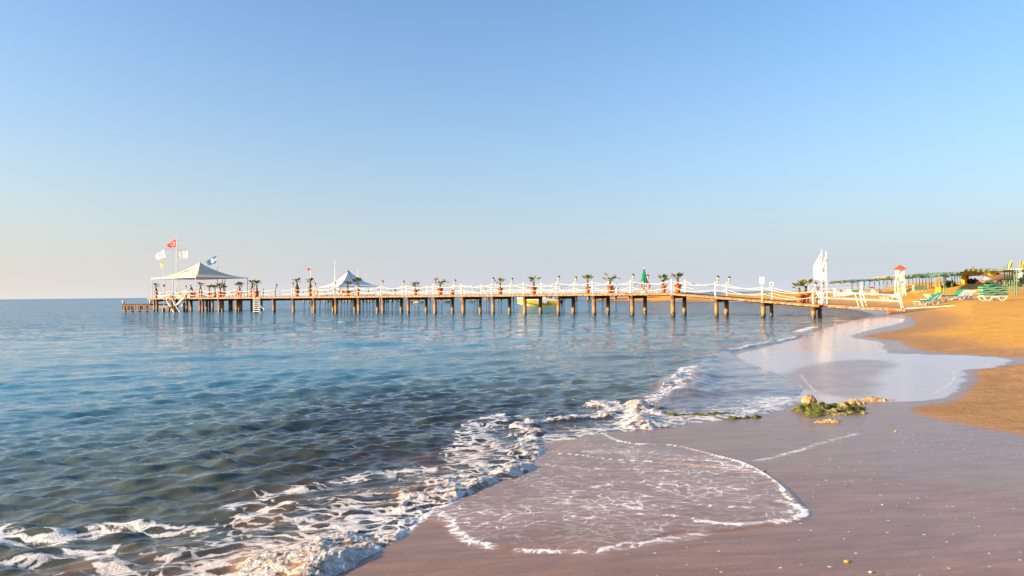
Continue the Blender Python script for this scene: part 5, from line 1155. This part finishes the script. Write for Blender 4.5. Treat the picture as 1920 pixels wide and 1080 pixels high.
# near loungers
def base_at(px, py, Y): return gz(at_d(px, py, Y))
g1 = 'loungers with green cushions under the pergola'
put(LGP, base_at(1738, 566, 57), R(10), 'nearest white lounger with green cushion beside the front pergola post', g1); put(LGP, base_at(1749, 561, 59.5), R(14), 'lounger with green cushion right behind the nearest one', g1)
put(LG, base_at(1752, 565, 57.5), R(195), 'white lounger without cushion crossing the foot of the front pergola post', g1)
put(LGP, base_at(1788, 560, 60), R(10), 'left lounger of the group right of the front pergola post', g1); put(LGP, base_at(1797, 556, 63), R(8), 'lounger with green cushion in the middle of the right group', g1)
put(LG, base_at(1804, 560, 60.5), R(20), 'white lounger with steep back in the right group', g1); put(LG, base_at(1812, 558, 61.5), R(12), 'last white lounger of the right group, furthest to the right', g1)
put(LG, base_at(1675, 561, 78), R(4), 'white lounger in front of the lifeguard tower', 'loungers on the open sand'); put(LG, base_at(1668, 560, 80), R(-6), 'white lounger left in front of the lifeguard tower', 'loungers on the open sand')
# stack of green cushions on a lounger
b = base_at(1862, 558, 54); put(LG, b, R(-2), 'white lounger carrying the big stack of green cushions', 'loungers on the open sand')
sk = [c for c in C.objects if c.get('label') == 'white lounger carrying the big stack of green cushions'][0]
for c_ in kids(sk):
    if c_.name.startswith('backrest'): C.objects.unlink(c_)
for k in range(6):
    t_ = thing('cushion', ['bottom', 'second', 'third', 'fourth', 'fifth', 'topmost'][k] + ' green lounger cushion of the big stack at right', 'cushion', b + Vector((rr.uniform(-.05, .05), 0, .40 + k * .155)), R(-2 + rr.uniform(-2, 2)), 'green cushions stacked on the lounger')
    L2 = 1.9 if k < 5 else .9; v = []
    mb = MB(); n = 12
    for i in range(n): 
        x0, x1 = -L2 / 2 + L2 * i / n, -L2 / 2 + L2 * (i + 1) / n; zz0, zz1 = .03 * math.sin(i * .8 + k * 2), .03 * math.sin((i + 1) * .8 + k * 2); mb.beam((x0, 0, zz0 + .065), (x1, 0, zz1 + .065), .62, .115)
    mb.build('pad', PADG, t_)
    mb = MB()
    for i in range(n): x0, x1 = -L2 / 2 + L2 * i / n, -L2 / 2 + L2 * (i + 1) / n; zz0, zz1 = .03 * math.sin(i * .8 + k * 2), .03 * math.sin((i + 1) * .8 + k * 2); mb.beam((x0, -.0, zz0 + .005), (x1, 0, zz1 + .005), .645, .035)
    if k < 5: mb.build('edging', PADP, t_)
for c_ in [(1724, 542.5, 104, 'far stack of green and cream cushions on a white lounger', 2.1, 4), (1606, 553, 113, 'stack of green and cream cushions under the left end of the far pergola', 1.9, 3)]:
    px, py, Y, lb, L2, n = c_; b = base_at(px, py, Y); put(LG, b, R(3), 'white lounger under the ' + lb.split(' on a')[0].split(' under')[0], 'loungers on the open sand'); t_ = thing('cushion_stack', lb, 'cushions', b + Vector((0, 0, .36)), R(3))
    for k in range(n): MB().box((0, 0, .08 + k * .19), (L2 * .95, .6, .12)).build('cushion', PADG, t_); MB().box((0, 0, .165 + k * .19), (L2 * .93, .58, .06)).build('piping', PADP, t_)
# volleyball net
n0, n1_ = at_d(1517, 534.2, 118), at_d(1608, 529.8, 118); vb = thing('volleyball_net', 'white volleyball net stretched behind the palms and banner flags', 'net')
lo0, lo1 = at_d(1515.5, 543.2, 118), at_d(1608, 538.3, 118)
MB().beam(n0, n1_, .05, .12).build('top_tape', WHITE, vb); MB().beam(lo0, lo1, .05, .09).build('bottom_tape', WHITE, vb); MB().tube([n0, lo0], .04, 5).build('end_stick', WHITE, vb)
mb = MB()
for k in range(36): u = k / 35; mb.tube([n0.lerp(n1_, u), lo0.lerp(lo1, u)], .004, 3)
for k in range(1, 5): u = k / 5; mb.tube([n0.lerp(lo0, u), n1_.lerp(lo1, u)], .004, 3)
mb.build('mesh', GREY, vb)['kind'] = 'stuff'
for p in (n0 - Vector((.5, 0, 0)), n1_ + Vector((.5, 0, 0))): q = gz(p); MB().tube([q - Vector((0, 0, .3)), Vector((p.x, p.y, n0.z + .05))], .05, 6).build('net_post', WHITE, vb)
# white cabin, pedal boat, chairs, tables and parasols near the far pergola
b = base_at(1569, 555, 108); cb = thing('changing_cabin', 'plain white upright cabin standing on the sand left of the pedal boat', 'cabin', b, .1)
MB().box((0, 0, .62), (.75, .6, 1.25)).build('wall', WHITE, cb); MB().box((0, 0, 1.27), (.84, .7, .06)).build('roof', WHITE, cb); MB().box((.55, .1, .6), (.22, .3, 1.2)).build('side_frame', GREY, cb)
b = base_at(1587, 556, 106); pb = thing('pedal_boat', 'white pedal boat pulled up on the sand left of the far pergola', 'pedal boat', b, R(5))
for y_ in (-.5, .5): MB().tube([(-1.15, y_, .35), (-.9, y_, .22), (.8, y_, .22), (1.15, y_, .42)], [.10, .22, .22, .08], 8).build('float', PLASTIC, pb, True)
MB().box((0, 0, .42), (1.5, 1.2, .16)).build('deck', PLASTIC, pb); MB().tube([(-.7, -.3, .45), (-.5, -.3, .95), (-.1, -.3, 1.08), (.35, -.3, .9), (.6, -.3, .5)], .06, 6).build('fairing', PLASTIC, pb, True)
for y_ in (-.28, .28): MB().box((.15, y_, .66), (.45, .4, .12)).build('seat', PLASTIC, pb); MB().box((.4, y_, .9), (.10, .4, .45)).build('backrest', PLASTIC, pb)
g2 = 'white plastic chairs on the far beach'
for k, (px, py, Y, a, lb) in enumerate(((1614, 553, 104, 250, 'white plastic chair under the front of the far pergola, left one'), (1622, 553, 104, 280, 'white plastic chair under the front of the far pergola, right one'), (1634, 551.5, 108, 200, 'white plastic chair left of the white table under the far pergola'), (1643, 551.5, 108, 340, 'white plastic chair right of the white table under the far pergola'), (1651, 549, 116, 270, 'lone white chair near the orange rope'),)):
    o = copy_tree(CH, base_at(px, py, Y), R(a), lb); o['group'] = g2
b = base_at(1638.5, 551, 109); tb = thing('table', 'white round plastic table between two chairs under the far pergola', 'table', b)
MB().lathe([(.5, .68), (.5, .72), (0, .72)], (0, 0, 0), 14).build('top', PLASTIC, tb)
for k in range(4): a = k * 1.57 + .4; MB().tube([(.32 * math.cos(a), .32 * math.sin(a), 0), (.25 * math.cos(a), .25 * math.sin(a), .68)], .03, 5).build('leg', PLASTIC, tb)
def closed_parasol(lb, px, py, Y, h, r_, m1, m2, gr=None):
    b = base_at(px, py, Y); t_ = thing('parasol', lb, 'parasol', b, 0, gr); MB().tube([(0, 0, 0), (0, 0, h)], .03, 6).build('pole', WHITE, t_); n = 12
    for nm, zz_, mt in (('upper_cloth', (.50, 1.0), m1), ('lower_cloth', (.22, .50), m2)):
        v = []; f = []
        for j in range(5):
            u = zz_[0] + (zz_[1] - zz_[0]) * j / 4; rad = r_ * (1.02 - u) ** .75 * (1 if u > .28 else .85)
            for k in range(n): q = rad * (1 if k % 2 else .7); v.append((q * math.cos(2 * math.pi * k / n), q * math.sin(2 * math.pi * k / n), h * u))
        for j in range(4):
            for k in range(n): f.append((j * n + k, j * n + (k + 1) % n, (j + 1) * n + (k + 1) % n, (j + 1) * n + k))
        MB().add(v, f).build(nm, mt, t_)
closed_parasol('closed parasol with orange top and yellow skirt among the green pergola posts', 1760.5, 562, 70, 2.35, .42, ORANGE, YELL)
closed_parasol('closed cream parasol under the far pergola', 1616, 552, 112, 2.2, .45, CANVAS, CANVAS)
b = at_d(1635.5, 538.5, 112); q = gz(b); op = thing('parasol', 'small tilted open parasol in orange and white over the white table', 'parasol', q); MB().tube([(0, 0, 0), (0, 0, b.z - q.z)], .03, 6).build('pole', WHITE, op)
for k in range(8):
    a0, a1 = k * math.pi / 4, (k + 1) * math.pi / 4; c0 = Vector((0, 0, b.z - q.z + .15)); v = [c0] + [Vector((.75 * math.cos(a), .75 * math.sin(a), b.z - q.z - .12 - .25 * math.cos(a))) for a in (a0, a1)]; MB().add(v, [(0, 1, 2)]).build('panel', ORANGE if k % 2 else WCANVAS, op)
# orange rope barrier
ps = [base_at(x_, 549, 118 + k * 4) for k, x_ in enumerate((1648, 1655, 1662, 1669, 1676))]; br = thing('rope_barrier', 'low orange rope barrier on the sand left of the lifeguard tower', 'barrier')
for p in ps: MB().tube([p, p + Vector((0, 0, .45))], .04, 5).build('stake', ORANGE, br)
for a, b in zip(ps, ps[1:]):
    for h in (.18, .40): rope(a + Vector((0, 0, h)), b + Vector((0, 0, h)), .08, .07).build('rope', ORANGE, br)
# thin radio mast
b = base_at(1663.5, 545, 160); ms = thing('radio_mast', 'hair thin dark radio mast rising left of the lifeguard tower', 'mast', b); MB().tube([(0, 0, 0), (0, 0, at_d(1663.5, 500, 160).z - b.z)], [.07, .03], 5).build('pole', GREY, ms); MB().box((0, 0, .1), (.5, .5, .2)).build('foot', GREY, ms)
# surfboards standing up
def board(lb, px, py, Y, h, tilt, mt, sw=.30, gr='upright boards by the pergola', z=None, cat='surfboard', nm='surfboard'):
    b = base_at(px, py, Y) if z is None else z; o = MB(); n = 12; v = []; f = []
    for j in range(n + 1):
        u = j / n; wd = sw * math.sin(math.pi * (.06 + .90 * u) ** .9) + .01
        v += [Vector((-wd, 0, u * h)), Vector((0, -.045, u * h)), Vector((wd, 0, u * h)), Vector((0, .045, u * h))]
    for j in range(n):
        for k in range(4): f.append((4 * j + k, 4 * j + (k + 1) % 4, 4 * j + 4 + (k + 1) % 4, 4 * j + 4 + k))
    o = MB().add(v, f + [(3, 2, 1, 0), (4 * n, 4 * n + 1, 4 * n + 2, 4 * n + 3)]).build(nm, mt, None, True, b); o.rotation_euler = (0, R(tilt), R(rr.uniform(-20, 20))); return tag(o, lb, cat, gr)
board('wide yellow board standing on end under the right end of the pergola', 1808, 536, 102, 1.75, -3, YELL, .36)
board('red board standing on end beside the yellow one', 1812.5, 535, 103, 1.75, 3, RED, .28)
board('yellow green board sticking up above the near pergola roof', 1893, 505, 72, 1.0, 22, LIME, .17, 'boards lying on the pergola roof', at_d(1892, 504.5, 72)); board('brown board end sticking up at the right edge of the roof', 1914, 505, 70, .95, 3, DRIED, .12, 'boards lying on the pergola roof', at_d(1913.5, 503.5, 70)); board('yellow board beside the brown board end at the right edge', 1916, 505, 70, .75, 14, YELL, .14, 'boards lying on the pergola roof', at_d(1916, 504.0, 70))
board('short red board pointing up left of the near pergola', 1833, 512, 95, .95, 48, RED, .14, 'boards lying on the pergola roof', at_d(1832, 510.5, 95)); board('thin green board leaning up behind the pergola', 1820, 510, 100, 1.0, 28, GREEN, .10, 'boards lying on the pergola roof', at_d(1820, 509.5, 100)); board('small pale green board end above the middle of the pergola', 1826.5, 511, 100, .7, 0, LIME, .12, 'boards lying on the pergola roof', at_d(1826.5, 511.5, 100))
# yellow inflatable ring boat under the roof and kayaks on a rack
c_ = at_d(1864, 512.8, 72); yr = thing('inflatable_boat', 'yellow inflatable with a pale round opening hanging under the pergola roof', 'inflatable', c_, .2)
MB().tube([(-.72, 0, .05), (-.5, 0, .0), (0, 0, -.04), (.45, 0, .0), (.68, 0, .14)], [.08, .22, .27, .22, .06], 10).build('hull', LIME, yr, True); MB().torus((.14, -.26, .0), .17, .045, 0, 0).build('opening_rim', CANVAS, yr, True); MB().lathe([(.14, -.02), (.13, .02), (0, .02)], (0, 0, 0), 12).build('opening', BEAM, yr, False, (.14, -.26, 0)).rotation_euler = (R(90), 0, 0)
c_ = at_d(1876.5, 509.6, 74); yk = MB().tube([(-.75, 0, -.06), (-.4, 0, -.01), (.3, 0, .03), (.75, 0, .02)], [.04, .12, .13, .05], 8).build('kayak', LIME, None, True, c_); tag(yk, 'slim yellow green kayak stored under the near pergola roof', 'kayak')
# white motor boat hull on a trailer behind the cushions
b = base_at(1874, 533, 82); tb = thing('boat_on_trailer', 'white boat hull on a trailer behind the stack of green cushions', 'boat', b + Vector((0, 0, .0)), R(3))
sec2 = [[(-2.0 + 4.0 * k / 8, s_ * .8 * math.sin(min(1, (k / 8) * 1.6 + .06) * 1.57) * f_, .65 + g_ * (1.05 + .15 * (1 - k / 8))) for s_, f_, g_ in ((-1, 1, 1), (-1, .9, .5), (0, 0, 0), (1, .9, .5), (1, 1, 1))] for k in range(9)]
v = [p for r_ in sec2 for p in r_]; MB().add(v, [(i * 5 + j, (i + 1) * 5 + j, (i + 1) * 5 + j + 1, i * 5 + j + 1) for i in range(8) for j in range(4)] + [tuple(range(40, 45))]).build('hull', PLASTIC, tb, True)
MB().box((.3, 0, 1.75), (2.0, 1.1, .3)).build('cabin', PLASTIC, tb); MB().box((.1, -.56, 1.78), (.8, .03, .16)).build('window', BLACK, tb)
for x_ in (-.6, .6): MB().torus((x_, -.75, .35), .28, .09, 0, 0, n=14).build('wheel', BLACK, tb, True)
MB().beam((-2.0, 0, .5), (1.9, 0, .5), .5, .1).build('trailer_frame', GREY, tb)
# orange folding frame
b = base_at(1836, 538.5, 92); of = thing('beach_swing', 'slim orange metal frame standing on the sand between the pergolas', 'frame', b)
MB().tube([(.25, 0, 0), (.30, 0, 1.45)], .04, 6).build('upright', ORANGE, of); MB().tube([(-.45, 0, 1.42), (.34, 0, 1.45)], .04, 6).build('top_bar', ORANGE, of); MB().tube([(-.25, 0, .05), (.3, 0, .65)], .04, 6).build('brace', ORANGE, of); MB().box((0, 0, .1), (.8, .3, .14)).build('footing', ORANGE, of)
# bushes with leaf clumps
BUSH = paint('bush_leaf', (.035, .055, .018), (.015, .028, .010), .7, 3.0, trans=.15)
def bush(lb, px, py, Y, w_, h_, seed):
    b = base_at(px, py, Y); t_ = thing('bush', lb, 'bush', b, 0, 'dark bushes at the back of the beach'); g = random.Random(seed); mb = MB()
    for k in range(520):
        a = g.random() * 6.28; u = g.random() ** .5; z_ = g.random(); rr_ = u * w_ / 2 * (1 - .55 * z_ ** 2) * (1 + .25 * math.sin(3 * a + seed)); c = Vector((rr_ * math.cos(a), rr_ * math.sin(a), .05 + z_ * h_ * (.75 + .25 * math.sin(2 * a + seed))))
        d1 = Vector((g.gauss(0, 1), g.gauss(0, 1), g.gauss(0, 1))).normalized() * g.uniform(.08, .18); d2 = Vector((g.gauss(0, 1), g.gauss(0, 1), g.gauss(0, 1))).normalized() * g.uniform(.05, .1)
        mb.add([c - d1, c + d2, c + d1, c - d2], [(0, 1, 2, 3)])
    mb.build('crown', BUSH, t_); tm = MB()
    for k in range(4): tm.tube([(0, 0, -.2), (g.uniform(-.3, .3) * w_ * .5, g.uniform(-.2, .2), h_ * .5)], [.06, .03], 5)
    tm.build('trunk', TRUNK, t_)
bush('dark rounded bush seen between the pergola posts', 1781, 538, 97, 1.9, 1.0, 1); bush('low dark bush right of the red board', 1823, 537.5, 98, 1.7, .75, 2); bush('dark bush behind the left end of the cushion stack', 1851, 535, 88, 1.1, 1.0, 3); bush('large dark bush at the right edge behind the near pergola', 1916, 541, 86, 2.6, 1.15, 4); bush('dark bush just outside beyond the right edge bush', 1934, 540, 90, 2.6, 1.3, 5)
# building glimpsed at the right edge
b = base_at(1914, 540, 112); hs = thing('beach_building', 'pale low building behind the near pergola at the right edge', 'building', b, .05)
MB().box((1, 0, .9), (4.0, 3.5, 1.9)).build('wall', WHITE, hs); MB().box((1, 0, 1.95), (4.4, 4.1, .16)).build('roof', WHITE, hs)
for x_ in (-1.5, 0, 1.5): MB().box((x_ + 1, -1.76, 1.2), (.6, .04, .7)).build('window', BLACK, hs)

# ================================================================ SMALL THINGS ON THE WET SAND
PEB = [paint('pebble_pale', (.55, .48, .40)), paint('pebble_brown', (.32, .18, .10)), paint('pebble_amber', (.75, .38, .05))]
pbs = [(1588, 1056, 2, .028, 'amber pebble alone on the wet sand in the foreground'), (1633, 1075, 0, .022, 'small white pebble right of the amber one'), (1432, 884, 1, .03, 'brown pebble at the tip of the foam arc'), (1588, 911, 1, .018, 'tiny dark pebble in the middle of the wet sand'), (1655, 947, 0, .016, 'pale shell bit on the smooth wet sand'), (1680, 810, 2, .03, 'orange pebble near the dry sand edge')]
for px, py, k, r_, lb in pbs:
    q = ground_at(px, py); r_ *= .6; o = MB().lathe([(0, -.5 * r_), (.8 * r_, -.3 * r_), (r_, 0), (.7 * r_, .4 * r_), (0, .6 * r_)], (0, 0, 0), 9).build('pebble', PEB[k], None, True, (q.x, q.y, q.z + r_ * .3)); o.scale = (1.3, 1, 1); tag(o, lb, 'pebble', 'pebbles on the wet sand')
